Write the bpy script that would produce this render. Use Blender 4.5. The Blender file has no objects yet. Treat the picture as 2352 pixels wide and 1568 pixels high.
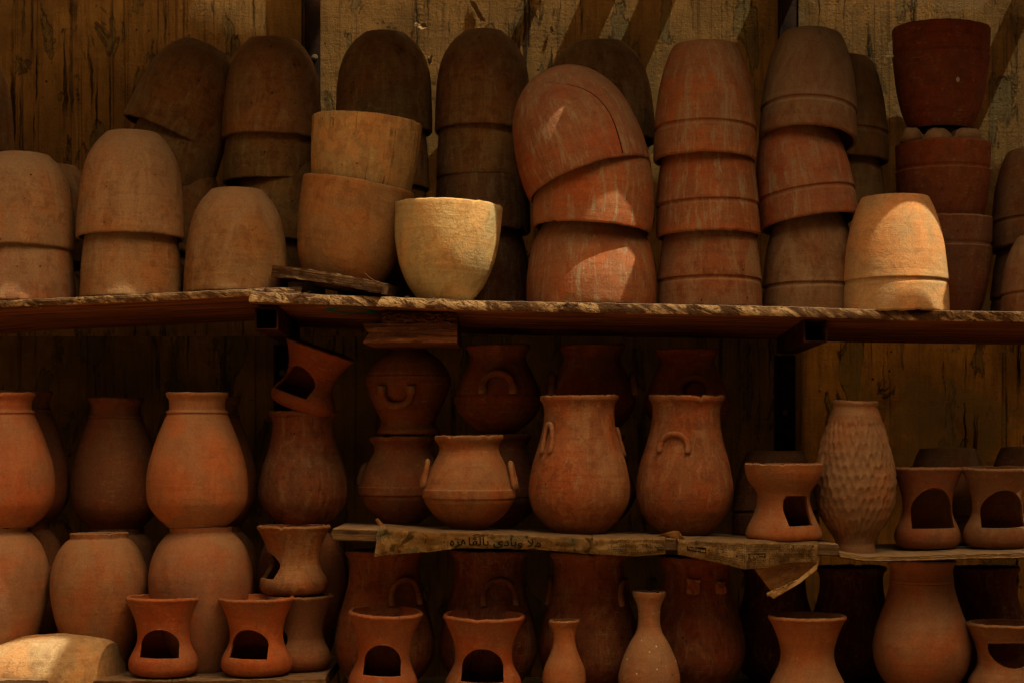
import bpy, bmesh, math, random, unicodedata
from mathutils import Vector, Matrix, noise
random.seed(7)
S = bpy.context.scene
COL = S.collection
rad = math.radians

# ------------------------------------------------------------------ camera
CAMD = 4.573
YH = 1000.0
cam = bpy.data.cameras.new('camera'); cam_o = bpy.data.objects.new('camera', cam); COL.objects.link(cam_o)
cam_o.location = (0, -CAMD, 0); cam_o.rotation_euler = (math.pi/2, 0, 0)
cam.sensor_width = 36; cam.lens = 70; cam.shift_y = (YH-784)/2352
cam.clip_end = 3000; cam.clip_start = .05
S.camera = cam_o

def sc(d): return (CAMD+d)/CAMD
def W(px, py, d):
    s = sc(d)
    return Vector(((px-1176)/1000*s, d, (YH-py)/1000*s))

# ------------------------------------------------------------------ materials
class NT:
    def __init__(s, name):
        s.m = bpy.data.materials.new(name); s.m.use_nodes = True
        s.t = s.m.node_tree; s.t.nodes.clear()
        s.out = s.n('ShaderNodeOutputMaterial'); s.b = s.n('ShaderNodeBsdfPrincipled')
        s.l(s.b.outputs[0], s.out.inputs[0])
        s.b.inputs['Specular IOR Level'].default_value = .12
        s.b.inputs['Roughness'].default_value = .9
    def n(s, typ, **kw):
        x = s.t.nodes.new(typ)
        for k, v in kw.items(): setattr(x, k, v)
        return x
    def l(s, a, b): s.t.links.new(a, b)
    def setin(s, sock, v):
        if isinstance(v, bpy.types.NodeSocket): s.l(v, sock)
        else: sock.default_value = v
    def math(s, op, a, b=0., clamp=False):
        x = s.n('ShaderNodeMath', operation=op, use_clamp=clamp)
        s.setin(x.inputs[0], a); s.setin(x.inputs[1], b); return x.outputs[0]
    def vmul(s, v, k):
        x = s.n('ShaderNodeVectorMath', operation='MULTIPLY'); s.l(v, x.inputs[0]); x.inputs[1].default_value = k; return x.outputs[0]
    def noise(s, vec, scale, detail=4, rough=.55, dist=0.):
        x = s.n('ShaderNodeTexNoise'); s.l(vec, x.inputs['Vector'])
        x.inputs['Scale'].default_value = scale; x.inputs['Detail'].default_value = detail
        x.inputs['Roughness'].default_value = rough; x.inputs['Distortion'].default_value = dist
        return x.outputs['Fac']
    def vor(s, vec, scale, feature='F1', rnd=1.):
        x = s.n('ShaderNodeTexVoronoi', feature=feature); s.l(vec, x.inputs['Vector'])
        x.inputs['Scale'].default_value = scale; x.inputs['Randomness'].default_value = rnd
        return x.outputs['Distance']
    def step(s, v, a, b, lo=0., hi=1.):
        x = s.n('ShaderNodeMapRange'); x.interpolation_type = 'SMOOTHSTEP'
        s.l(v, x.inputs[0]); x.inputs[1].default_value = a; x.inputs[2].default_value = b
        x.inputs[3].default_value = lo; x.inputs[4].default_value = hi; return x.outputs[0]
    def mix(s, f, a, b, mode='MIX'):
        x = s.n('ShaderNodeMix', data_type='RGBA', blend_type=mode)
        s.setin(x.inputs[0], f)
        for k, v in ((6, a), (7, b)):
            if isinstance(v, tuple) and len(v) == 3: v = v+(1,)
            s.setin(x.inputs[k], v)
        return x.outputs[2]
    def bump(s, h, dist, strength=1., prev=None):
        x = s.n('ShaderNodeBump'); s.l(h, x.inputs['Height'])
        x.inputs['Distance'].default_value = dist; x.inputs['Strength'].default_value = strength
        if prev is not None: s.l(prev, x.inputs['Normal'])
        return x.outputs[0]
    def coords(s, world=False):
        tc = s.n('ShaderNodeTexCoord'); oi = s.n('ShaderNodeObjectInfo')
        s.oi = oi; s.co = tc.outputs['Object']
        r = s.math('MULTIPLY', oi.outputs['Random'], 37.)
        cx = s.n('ShaderNodeCombineXYZ'); s.l(r, cx.inputs[0]); s.l(s.math('MULTIPLY', r, 1.7), cx.inputs[1]); s.l(s.math('MULTIPLY', r, .6), cx.inputs[2])
        x = s.n('ShaderNodeVectorMath', operation='ADD'); s.l(tc.outputs['Object'], x.inputs[0]); s.l(cx.outputs[0], x.inputs[1])
        return x.outputs[0]

def clay(name, streak=0., mott=.5, specks=.25, lines=.5, streakcol=(.40,.30,.19), rough_bump=1., splash=0.):
    """fired clay: base colour and dust amount come from the object's colour"""
    t = NT(name); v = t.coords()
    base = t.oi.outputs['Color']; dust = t.oi.outputs['Alpha']
    big = t.noise(v, 8, 4, .6, .6)
    med = t.noise(v, 30, 5, .68, .4)
    fine = t.noise(v, 240, 3, .75)
    ring = t.noise(t.vmul(v, (5, 5, 95)), 1., 4, .72, .5)
    wash = t.noise(t.vmul(v, (17, 17, 6)), 1., 5, .72, .9)
    hue = t.mix(t.step(big, .42, .60), t.mix(1., base, (1.12, .94, .80), 'MULTIPLY'), t.mix(1., base, (.86, .94, 1.0), 'MULTIPLY'))
    c = t.mix(t.step(wash, .50, .57, 0, mott*.75), hue, t.mix(1., base, (1.28, 1.48, 1.40), 'MULTIPLY'))
    c = t.mix(t.step(med, .50, .60, 0, mott*.85), c, t.mix(1., base, (.52, .40, .32), 'MULTIPLY'))
    c = t.mix(t.step(ring, .50, .62, 0, lines*.6), c, t.mix(1., base, (.62, .52, .45), 'MULTIPLY'))
    if streak:
        strk = t.noise(t.vmul(v, (80, 80, 8)), 1., 5, .7, .5)
        m = t.math('MULTIPLY', t.step(strk, .50, .60), t.step(wash, .40, .58), True)
        c = t.mix(t.math('MULTIPLY', m, streak), c, streakcol)
    if name == 'clay_stained':
        dp = t.noise(t.vmul(v, (70, 70, 1.6)), 1., 3, .55, .15)
        dm0 = t.math('MULTIPLY', t.step(dp, .585, .61), t.step(t.noise(v, 9, 3), .44, .52))
        c = t.mix(t.math('MULTIPLY', dm0, .75), c, (.10, .065, .03))
    # hard-edged smears of pale slip and dark firing marks
    slip = t.noise(t.vmul(v, (26, 26, 11)), 1., 5, .7, 1.4)
    c = t.mix(t.step(slip, .585, .61, 0, .55*mott), c, t.mix(.45, base, (.50, .35, .19)))
    c = t.mix(t.step(slip, .40, .37, 0, .65*mott), c, t.mix(1., base, (.62, .42, .32), 'MULTIPLY'))
    # dust settles on what faces up
    g = t.n('ShaderNodeNewGeometry'); sx = t.n('ShaderNodeSeparateXYZ'); t.l(g.outputs['Normal'], sx.inputs[0])
    up = t.step(t.math('ADD', sx.outputs[2], t.math('MULTIPLY', t.math('SUBTRACT', wash, .5), 1.4)), -.05, .75)
    gen = t.step(big, .36, .62, .0, .8)
    dm = t.math('MULTIPLY', t.math('ADD', t.math('MULTIPLY', up, 1.15), t.math('MULTIPLY', gen, .45)), dust, True)
    c = t.mix(dm, c, (.40, .265, .155))
    c = t.mix(t.step(g.outputs['Pointiness'], .535, .60, 0, .55), c, (.50, .33, .19))
    # scuffs, pits and specks
    vs = t.vor(v, 44); sel = t.step(med, .54, .58)
    pit = t.math('MULTIPLY', t.step(vs, .06, .15, 1, 0), sel)
    c = t.mix(t.math('MULTIPLY', pit, specks*2.2, True), c, t.mix(1., base, (.22, .17, .15), 'MULTIPLY'))
    lt = t.math('MULTIPLY', t.step(t.vor(v, 95), .05, .12, 1, 0), t.step(big, .52, .57))
    c = t.mix(t.math('MULTIPLY', lt, specks*1.7, True), c, (.52, .40, .25))
    scr = t.math('MULTIPLY', t.step(t.noise(t.vmul(v, (40, 40, 300)), 1., 2, .5, 1.), .60, .66), t.step(wash, .48, .56))
    c = t.mix(t.math('MULTIPLY', scr, .4), c, (.44, .30, .16))
    if splash:
        sp = t.math('MULTIPLY', t.step(t.vor(v, 62), .10, .17, 1, 0), t.step(t.noise(v, 30, 2), .47, .53))
        c = t.mix(t.math('MULTIPLY', sp, splash), c, (.78, .72, .6))
    c = t.mix(t.step(fine, .38, .66, 0, .42), c, t.mix(1., c, (.58, .55, .52), 'MULTIPLY'))
    t.l(c, t.b.inputs['Base Color'])
    h = t.math('ADD', t.math('MULTIPLY', ring, .45*lines), t.math('MULTIPLY', med, .75))
    h = t.math('ADD', h, t.math('MULTIPLY', fine, .22))
    t.l(t.bump(h, .0034*rough_bump, 1.), t.b.inputs['Normal'])
    return t.m

M = {}
M['clay'] = clay('clay_plain', 0., .42, .25, .45)
M['clay_mottled'] = clay('clay_mottled', .3, .6, .5, .6, rough_bump=1.3)
M['clay_streaky'] = clay('clay_streaky', .9, .35, .25, .5)
M['clay_smooth'] = clay('clay_smooth', .0, .26, .18, .4)
M['clay_stained'] = clay('clay_stained', .4, .5, .55, .35, streakcol=(.33, .24, .15))
M['clay_splashed'] = clay('clay_splashed', .1, .3, .4, .5, splash=.95)

def wood(name, dark=(.05,.022,.008), mid=(.17,.085,.03), light=(.36,.22,.095), under=(.36,.12,.04), saw=1., top=(.26,.185,.12), bump=1., paint=False):
    t = NT(name); v = t.coords()
    g1 = t.noise(t.vmul(v, (3, 55, 55)), 1., 6, .65, .5)
    g2 = t.noise(t.vmul(v, (9, 160, 160)), 1., 5, .7, .3)
    bl = t.noise(v, 14, 5, .6, .4)
    c = t.mix(t.step(g1, .35, .68), dark, mid)
    c = t.mix(t.step(g2, .5, .75, 0, .7), c, light)
    gm = t.n('ShaderNodeNewGeometry'); sx = t.n('ShaderNodeSeparateXYZ'); t.l(gm.outputs['True Normal'], sx.inputs[0])
    hh = g1
    if saw:
        # diagonal saw marks across the cut front edge
        sp = t.n('ShaderNodeSeparateXYZ'); t.l(v, sp.inputs[0])
        d = t.math('ADD', t.math('MULTIPLY', sp.outputs[0], 1.), t.math('MULTIPLY', sp.outputs[2], 1.25))
        dv = t.n('ShaderNodeCombineXYZ'); t.l(d, dv.inputs[0]); t.l(t.math('MULTIPLY', sp.outputs[2], 1.1), dv.inputs[2])
        sw = t.noise(dv.outputs[0], 15, 4, .65, 1.6)
        sw2 = t.noise(dv.outputs[0], 75, 4, .65, 1.2)
        fr = t.step(sx.outputs[1], -.75, -.45, 1, 0)
        cs = t.mix(t.step(sw, .43, .55), (.06, .026, .009), light)
        cs = t.mix(t.step(sw2, .50, .60, 0, .8), cs, (.07, .03, .01))
        cs = t.mix(t.step(bl, .5, .62, 0, .75), cs, (.10, .042, .014))
        c = t.mix(t.math('MULTIPLY', fr, saw), c, cs)
        hh = t.math('ADD', g1, t.math('MULTIPLY', t.math('MULTIPLY', t.math('ADD', sw, sw2), fr), 1.2))
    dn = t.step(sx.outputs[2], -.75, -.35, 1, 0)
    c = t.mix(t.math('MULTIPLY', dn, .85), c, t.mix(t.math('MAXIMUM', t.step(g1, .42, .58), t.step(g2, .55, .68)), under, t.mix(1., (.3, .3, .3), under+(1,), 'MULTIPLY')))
    if paint:
        px = t.n('ShaderNodeSeparateXYZ'); t.l(t.co, px.inputs[0])
        ex = t.math('POWER', t.math('DIVIDE', t.math('SUBTRACT', px.outputs[0], -.375), .062), 2.)
        ey = t.math('POWER', t.math('DIVIDE', t.math('SUBTRACT', px.outputs[1], .09), .075), 2.)
        e = t.math('ADD', t.math('ADD', ex, ey), t.math('MULTIPLY', t.math('SUBTRACT', bl, .5), .5))
        ringm = t.math('MULTIPLY', t.step(e, .25, .55), t.step(e, .8, 1.2, 1, 0))
        c = t.mix(t.math('MULTIPLY', t.math('MULTIPLY', ringm, dn), .9), c, (.0, .14, .135))
    upm = t.step(sx.outputs[2], .55, .85)
    c = t.mix(t.math('MULTIPLY', upm, t.step(bl, .25, .7, .45, .95)), c, top)
    knot = t.math('MULTIPLY', t.step(t.vor(t.vmul(v, (7, 30, 30)), 1.), .1, .2, 1, 0), .7)
    c = t.mix(knot, c, (.02, .008, .004))
    t.l(c, t.b.inputs['Base Color'])
    n1 = t.bump(hh, .006*bump, .9)
    t.l(t.bump(t.noise(v, 220, 4, .7), .0018*bump, .8, n1), t.b.inputs['Normal'])
    return t.m
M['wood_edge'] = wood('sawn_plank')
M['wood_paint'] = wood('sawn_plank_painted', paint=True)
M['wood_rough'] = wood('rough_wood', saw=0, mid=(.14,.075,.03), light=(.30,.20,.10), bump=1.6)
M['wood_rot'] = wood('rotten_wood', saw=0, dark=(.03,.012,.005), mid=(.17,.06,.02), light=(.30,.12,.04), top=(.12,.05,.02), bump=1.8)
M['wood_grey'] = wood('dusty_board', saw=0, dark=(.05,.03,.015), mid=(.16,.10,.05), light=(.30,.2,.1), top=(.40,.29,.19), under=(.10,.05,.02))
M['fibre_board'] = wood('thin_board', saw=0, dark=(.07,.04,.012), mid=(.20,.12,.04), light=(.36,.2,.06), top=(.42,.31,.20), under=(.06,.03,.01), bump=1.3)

def wallmat(name, tint=(1,1,1), drips=1., rough=1., pale=0.):
    t = NT(name); v = t.coords()
    x = t.n('ShaderNodeTexCoord')
    a = t.noise(v, 5, 6, .6, .5)
    brush = t.noise(t.vmul(v, (60, 20, 7)), 1., 6, .7, .4)
    hb = t.noise(t.vmul(v, (6, 20, 75)), 1., 5, .7, .3)
    lines = t.noise(t.vmul(v, (95, 10, 1.3)), 1., 4, .6, .15)
    # paint runs: stretched noise thresholded, broken up along the way
    wob = t.n('ShaderNodeVectorMath', operation='ADD'); t.l(v, wob.inputs[0])
    wn = t.n('ShaderNodeTexNoise'); t.l(v, wn.inputs['Vector']); wn.inputs['Scale'].default_value = 30; wn.inputs['Detail'].default_value = 3
    t.l(t.vmul(wn.outputs['Color'], (.012, 0, .02)), wob.inputs[1])
    dr = t.noise(t.vmul(wob.outputs[0], (26, 6, .9)), 1., 3, .6, 0)
    dr2 = t.noise(t.vmul(wob.outputs[0], (60, 6, 2.2)), 1., 4, .6, 0)
    brk = t.step(t.noise(t.vmul(v, (7, 3, 4)), 1., 4, .6), .38, .58)
    dm = t.math('MULTIPLY', t.math('MAXIMUM', t.step(dr, .62, .655), t.step(dr2, .635, .67)), brk)
    dm = t.math('MULTIPLY', dm, drips, True)
    c = t.mix(t.step(a, .3, .7), (.27*tint[0], .165*tint[1], .056*tint[2]), (.47*tint[0], .285*tint[1], .097*tint[2]))
    c = t.mix(t.step(brush, .4, .75, 0, .5), c, (.17*tint[0], .10*tint[1], .035*tint[2]))
    c = t.mix(t.step(lines, .56, .70, 0, .6), c, (.05, .028, .012))
    pe = t.noise(t.vmul(v, (1.5, 1, .5)), 8, 6, .6, .6)
    pm = t.step(pe, .575, .59)
    c = t.mix(t.math('MULTIPLY', pm, .55), c, (.20*tint[0], .17*tint[1], .08*tint[2]))
    edge = t.math('MULTIPLY', t.step(pe, .56, .578), t.step(pe, .60, .582))
    c = t.mix(t.math('MULTIPLY', edge, .5), c, (.05, .028, .012))
    if pale:
        pz = t.noise(v, 4.2, 7, .62, .8)
        c = t.mix(t.step(pz, .53, .56, 0, pale), c, (.42, .30, .15))
    c = t.mix(t.math('MULTIPLY', dm, .85), c, (.022, .011, .005))
    sp = t.math('MULTIPLY', t.step(t.vor(v, 40), .08, .16, 1, 0), t.step(t.noise(v, 12, 3), .55, .62))
    c = t.mix(t.math('MULTIPLY', sp, .8), c, (.03, .015, .006))
    t.l(c, t.b.inputs['Base Color'])
    h = t.math('ADD', t.math('MULTIPLY', brush, .75), t.math('MULTIPLY', hb, .4))
    h = t.math('ADD', h, t.math('MULTIPLY', dm, 1.3)); h = t.math('SUBTRACT', h, t.math('MULTIPLY', pm, .5))
    n1 = t.bump(h, .010*rough, 1.)
    t.l(t.bump(t.noise(v, 130, 5, .75), .0065*rough, 1., n1), t.b.inputs['Normal'])
    t.b.inputs['Roughness'].default_value = .75
    return t.m
M['wall'] = wallmat('painted_panel')
M['wall_r'] = wallmat('painted_panel_peeling', drips=1., rough=1.4, pale=.7)
M['wall_rl'] = wallmat('painted_panel_peeling_lit', tint=(1.5, 1.45, 1.3), drips=1., rough=1.4, pale=.6)  # peeling paint lightened in colour to make up for light lost under the shelf
M['wall_low'] = wallmat('painted_panel_shaded', tint=(.5, .5, .5), drips=.8)  # wall paint darkened to put the under-shelf shade into its colour

def steel(name, col=(.03,.012,.008), rust=(.11,.03,.012)):
    t = NT(name); v = t.coords()
    a = t.noise(v, 22, 6, .65, .5)
    t.l(t.mix(t.step(a, .42, .68), col, rust), t.b.inputs['Base Color'])
    t.b.inputs['Metallic'].default_value = .15; t.b.inputs['Roughness'].default_value = .7
    t.l(t.bump(t.noise(v, 120, 4, .7), .0015, .8), t.b.inputs['Normal'])
    return t.m
M['steel'] = steel('rusty_steel')
M['steel_dark'] = steel('dark_steel', (.014,.008,.006), (.035,.015,.008))
M['bolt'] = steel('bolt_steel', (.22,.17,.11), (.12,.07,.03))

def papermat(name, c0=(.66,.47,.23), c1=(.42,.25,.09), ink=.6, green=0.):
    t = NT(name); v = t.coords()
    a = t.noise(v, 20, 6, .65, 1.0)
    c = t.mix(t.step(a, .38, .66), c0, c1)
    b = t.noise(t.vmul(v, (1, 1, 1)), 42, 6, .6, .8)
    ring = t.math('MULTIPLY', t.step(b, .53, .56), t.step(b, .60, .565))
    c = t.mix(t.math('MULTIPLY', ring, .55), c, (.12, .055, .018))
    if green:
        c = t.mix(t.step(t.noise(v, 13, 4, .6, .5), .5, .62, 0, green), c, (.20, .23, .15))
        c = t.mix(t.step(t.noise(v, 24, 5, .6, .8), .56, .62, 0, green), c, (.06, .04, .015))
    gm = t.n('ShaderNodeNewGeometry'); sx = t.n('ShaderNodeSeparateXYZ'); t.l(gm.outputs['Normal'], sx.inputs[0])
    c = t.mix(t.step(sx.outputs[2], .5, .9, 0, .85), c, (.36, .25, .15))
    t.l(c, t.b.inputs['Base Color'])
    n1 = t.bump(t.noise(v, 45, 4, .6, .6), .006, .7)
    t.l(t.bump(t.noise(v, 250, 3), .001, .7, n1), t.b.inputs['Normal'])
    return t.m
M['paper'] = papermat('old_newsprint')
M['paper_poster'] = papermat('stained_poster_paper', (.55,.36,.14), (.32,.17,.05), green=.75)
M['paper_shade'] = papermat('shaded_newsprint', (.40,.21,.08), (.26,.13,.05))  # newsprint darkened so the flap's shade is in its colour
def plain(name, col, rough=.9):
    t = NT(name); v = t.coords()
    a = t.noise(v, 60, 4)
    t.l(t.mix(t.step(a, .3, .7), tuple(x*.75 for x in col), col), t.b.inputs['Base Color']); t.b.inputs['Roughness'].default_value = rough
    return t.m
M['ink'] = plain('printing_ink', (.028,.018,.012))
M['paperwhite'] = plain('unprinted_letters', (.48,.34,.17))
M['crack'] = plain('crack_shadow', (.02,.008,.004))
M['flake'] = plain('paint_flake', (.33,.235,.12))
M['chip'] = plain('bare_chip', (.75,.68,.55))
def groundmat():
    t = NT('sandy_earth'); v = t.coords()
    a = t.noise(v, .8, 7, .6); b = t.noise(v, 14, 6, .65)
    c = t.mix(t.step(a, .35, .65), (.12, .072, .034), (.17, .105, .055)); c = t.mix(t.step(b, .4, .75, 0, .5), c, (.12, .075, .04))
    t.l(c, t.b.inputs['Base Color']); t.l(t.bump(b, .02, .8), t.b.inputs['Normal']); return t.m
M['ground'] = groundmat()

# ------------------------------------------------------------------ object helpers
def mkobj(name, me, mat, parent=None, color=None):
    o = bpy.data.objects.new(name, me); COL.objects.link(o)
    if mat is not None and len(me.materials) == 0: me.materials.append(mat)
    if parent is not None: o.parent = parent
    if color: o.color = color
    return o
def tag(o, label, cat, group=None):
    o['label'] = label; o['category'] = cat
    if group: o['group'] = group
    return o
def bm_mesh(name, bm, smooth=True):
    me = bpy.data.meshes.new(name); bm.normal_update(); bm.to_mesh(me); bm.free()
    if smooth:
        for p in me.polygons: p.use_smooth = True
    return me
def interp(pts, x):
    if x <= pts[0][0]: return pts[0][1]
    for (a, b), (c, d) in zip(pts, pts[1:]):
        if x <= c: return b+(d-b)*(x-a)/(c-a) if c > a else d
    return pts[-1][1]
def catmull(P, n):
    out = []
    for i in range(len(P)-1):
        p0 = P[i-1] if i > 0 else P[i]; p1 = P[i]; p2 = P[i+1]; p3 = P[i+2] if i+2 < len(P) else P[i+1]
        if p1 == p2: out.append(p1); continue
        for k in range(n):
            t = k/n
            f = lambda a, b, c, d: .5*((2*b)+(-a+c)*t+(2*a-5*b+4*c-d)*t*t+(-a+3*b-3*c+d)*t*t*t)
            out.append((f(p0[0], p1[0], p2[0], p3[0]), f(p0[1], p1[1], p2[1], p3[1])))
    out.append(P[-1]); return out

PROF = {  # (height fraction, radius fraction) from base to rim
 'planter': [(0,.50),(0,.50),(.035,.565),(.10,.68),(.22,.815),(.38,.905),(.55,.955),(.75,.985),(.93,1.0),(.985,1.0),(1,.985)],
 'planter_round': [(0,.44),(0,.44),(.03,.51),(.10,.66),(.22,.82),(.36,.915),(.52,.965),(.75,.99),(.93,1.0),(.985,1.0),(1,.985)],
 'bowl': [(0,.42),(0,.42),(.03,.485),(.09,.575),(.18,.695),(.30,.80),(.41,.875),(.55,.935),(.70,.975),(.9,1.0),(.985,1.0),(1,.985)],
 'egg': [(0,.34),(0,.34),(.03,.44),(.10,.60),(.22,.77),(.36,.885),(.52,.955),(.72,1.0),(.9,1.0),(.98,.985),(1,.97)],
 'banded': [(0,.63),(0,.63),(.02,.66),(.10,.74),(.22,.825),(.38,.905),(.55,.955),(.66,.98),(.70,.992),(.715,.992),(.72,.97),(.728,.962),(.745,.962),(.765,.978),(.80,.985),(.9,.995),(.975,1.0),(.99,.995),(1,.98)],
 'necked': [(0,.58),(0,.58),(.03,.66),(.08,.80),(.173,.96),(.30,1.0),(.457,.96),(.647,.81),(.80,.645),(.835,.60),(.843,.595),(.85,.615),(.862,.605),(.87,.56),(.90,.55),(.945,.56),(.98,.615),(.995,.615),(1,.60)],
 'globe': [(0,.5),(0,.5),(.04,.56),(.2,.735),(.4,.915),(.6,1.0),(.74,.965),(.86,.845),(.93,.70),(.955,.61),(.965,.59),(.985,.595),(.997,.60),(1,.585)],
 'burner': [(0,.60),(0,.60),(.02,.75),(.06,.87),(.12,.93),(.2,.925),(.28,.86),(.35,.78),(.44,.71),(.55,.70),(.68,.745),(.80,.83),(.92,.945),(.965,1.0),(.985,1.0),(1,.97)],
 'burner_bowl': [(0,.86),(0,.88),(.02,.95),(.06,.98),(.12,.96),(.2,.90),(.3,.80),(.42,.705),(.52,.67),(.60,.68),(.66,.73),(.76,.88),(.86,.965),(.93,.99),(.975,1.0),(.99,1.0),(1,.97)],
 'handled': [(0,.36),(0,.36),(.04,.45),(.144,.73),(.275,.93),(.33,.97),(.345,1.0),(.42,1.0),(.44,.975),(.54,.914),(.64,.83),(.73,.745),(.80,.67),(.86,.635),(.91,.66),(.95,.72),(.975,.74),(.992,.74),(1,.72)],
 'tall': [(0,.5),(0,.5),(.018,.55),(.09,.75),(.2,.945),(.33,1.0),(.49,.93),(.58,.855),(.67,.78),(.78,.71),(.89,.69),(.945,.72),(.97,.77),(.992,.775),(1,.75)],
 'swollen': [(0,.5),(0,.5),(.018,.55),(.09,.75),(.2,.93),(.34,1.0),(.48,.945),(.6,.83),(.7,.735),(.8,.66),(.825,.655),(.83,.645),(.85,.655),(.855,.645),(.92,.63),(.96,.66),(.985,.70),(1,.69)],
 'carved': [(0,.49),(0,.49),(.03,.48),(.06,.47),(.11,.55),(.2,.78),(.3,.93),(.44,1.0),(.57,.955),(.745,.81),(.9,.61),(.955,.535),(.98,.55),(.993,.55),(1,.53)],
 'bottle_small': [(0,.6),(0,.6),(.05,.75),(.2,.97),(.28,1.0),(.4,.93),(.55,.70),(.68,.54),(.8,.5),(.9,.56),(.965,.71),(.988,.73),(1,.70)],
 'bottle': [(0,.6),(0,.6),(.08,.9),(.2,1.0),(.336,.91),(.43,.79),(.526,.63),(.62,.44),(.70,.365),(.78,.355),(.88,.40),(.95,.51),(.985,.54),(1,.52)],
 'hourglass': [(0,.80),(0,.80),(.04,.92),(.10,.97),(.2,.93),(.32,.80),(.45,.70),(.57,.68),(.70,.74),(.83,.84),(.93,.94),(.965,1.0),(.985,1.0),(1,.97)],
}

def body_mesh(kind, R, H, seed, wall=.006, nseg=80, cavity=False):
    P = [(z*H, r*R) for z, r in PROF[kind]]
    P = catmull(P, 7 if kind != 'carved' else 16)
    if kind == 'carved': nseg = 176
    Rp = P[:]
    w = wall
    # rounded lip then inner wall
    zt, rt = P[-1]
    lip = [(zt+w*.10, rt-w*.22), (zt+w*.06, rt-w*.6), (zt-w*.12, rt-w*.92)]
    if cavity:   # an oil burner: shallow dish on top
        zi = H*.78; lip += [(zt-H*.05, interp([(a, b) for a, b in P], zt-H*.05)-w*1.15), (zi+H*.03, interp(P, zi)-w*1.6), (zi, interp(P, zi)*.7), (zi-H*.012, .001)]
    else:
        inner = []
        zf = w*1.6
        for z, r in reversed(P[::3]):
            if z > zt-w*.5 or z < zf: continue
            inner.append((z, max(r-w*1.05, .004)))
        lip += inner + [(zf, max(P[0][1]-w, .004)*.95), (zf, .001)]
    ring = [(0, .001)] + P + lip
    bm = bmesh.new(); V = []
    rnd = random.Random(seed); ph = [rnd.uniform(0, 6.28) for _ in range(6)]; off = Vector((rnd.uniform(0, 50), rnd.uniform(0, 50), 0))
    el = rnd.uniform(.004, .014); sq = rnd.uniform(.002, .006)
    nb = len(P)
    for j, (z, r) in enumerate(ring):
        row = []
        for i in range(nseg):
            a = 2*math.pi*i/nseg
            zz = z/H
            k = 1+el*math.cos(2*a+ph[0]+zz*.8)+sq*math.cos(3*a+ph[1])+.006*noise.noise(Vector((math.cos(a)*1.6, math.sin(a)*1.6, zz*3))+off)
            k += .0022*noise.noise(Vector((math.cos(a)*.6, math.sin(a)*.6, z*95))+off)
            rr = r*k
            dz = 0
            if zz > .5: dz = (zz-.5)*2*.006*H*(math.cos(a+ph[2])*.6+.7*noise.noise(Vector((math.cos(a)*1.7, math.sin(a)*1.7, 7))+off))
            if zz > .93:
                dz += .0022*noise.noise(Vector((math.cos(a)*9, math.sin(a)*9, 3))+off)
                nk = noise.noise(Vector((math.cos(a)*4.2, math.sin(a)*4.2, 11))+off)
                if nk > .42 and zz > .965: dz -= (nk-.42)*.014
            if kind == 'carved' and 1 <= j <= nb and .055 < zz < .95:
                rows = 14; cols = 31
                fz = (1-zz)*rows; rr_best = 0
                for q in (math.floor(fz)-1, math.floor(fz), math.floor(fz)+1):
                    fa = a/(2*math.pi)*cols+(.5 if q % 2 else 0)
                    for p in (math.floor(fa), ):
                        jx = .08*math.sin(q*12.9+(p % cols)*78.2); jy = .14*math.sin(q*39.3+(p % cols)*11.1)
                        du = (fa-p-.5-jx); dv = (fz-q-.5-jy)
                        dd = (du/.5)**2+(dv/.74)**2
                        if dd < 1: rr_best = max(rr_best, (1-dd)**.6*(.70-.30*max(-1, min(1, dv*1.5))))
                fade = min(1, (.90-zz)/.06, (zz-.05)/.06)
                rr -= .0075*rr_best*max(0, fade)
            row.append(bm.verts.new((rr*math.cos(a), rr*math.sin(a), z+dz)))
        V.append(row)
    for j in range(len(V)-1):
        for i in range(nseg):
            bm.faces.new((V[j][i], V[j][(i+1) % nseg], V[j+1][(i+1) % nseg], V[j+1][i]))
    bm.faces.new(list(reversed(V[0]))); bm.faces.new(V[-1])
    bm.normal_update()
    return bm, P

def boolean(me, cutters):
    """cut openings through a clay body, returns a new mesh"""
    o = bpy.data.objects.new('tmp_body', me); COL.objects.link(o); tmp = [o]
    for cm in cutters:
        c = bpy.data.objects.new('tmp_cut', cm); COL.objects.link(c); tmp.append(c)
        md = o.modifiers.new('b', 'BOOLEAN'); md.operation = 'DIFFERENCE'; md.object = c; md.solver = 'EXACT'
    bpy.context.view_layer.update()
    dg = bpy.context.evaluated_depsgraph_get()
    out = bpy.data.meshes.new_from_object(o.evaluated_get(dg))
    for t in tmp: bpy.data.objects.remove(t)
    return out

def lathe_plain(P, n=48):
    bm = bmesh.new(); V = []
    for z, r in P: V.append([bm.verts.new((r*math.cos(2*math.pi*i/n), r*math.sin(2*math.pi*i/n), z)) for i in range(n)])
    for j in range(len(V)-1):
        for i in range(n): bm.faces.new((V[j][i], V[j][(i+1) % n], V[j+1][(i+1) % n], V[j+1][i]))
    bm.faces.new(list(reversed(V[0]))); bm.faces.new(V[-1])
    return bm

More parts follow.
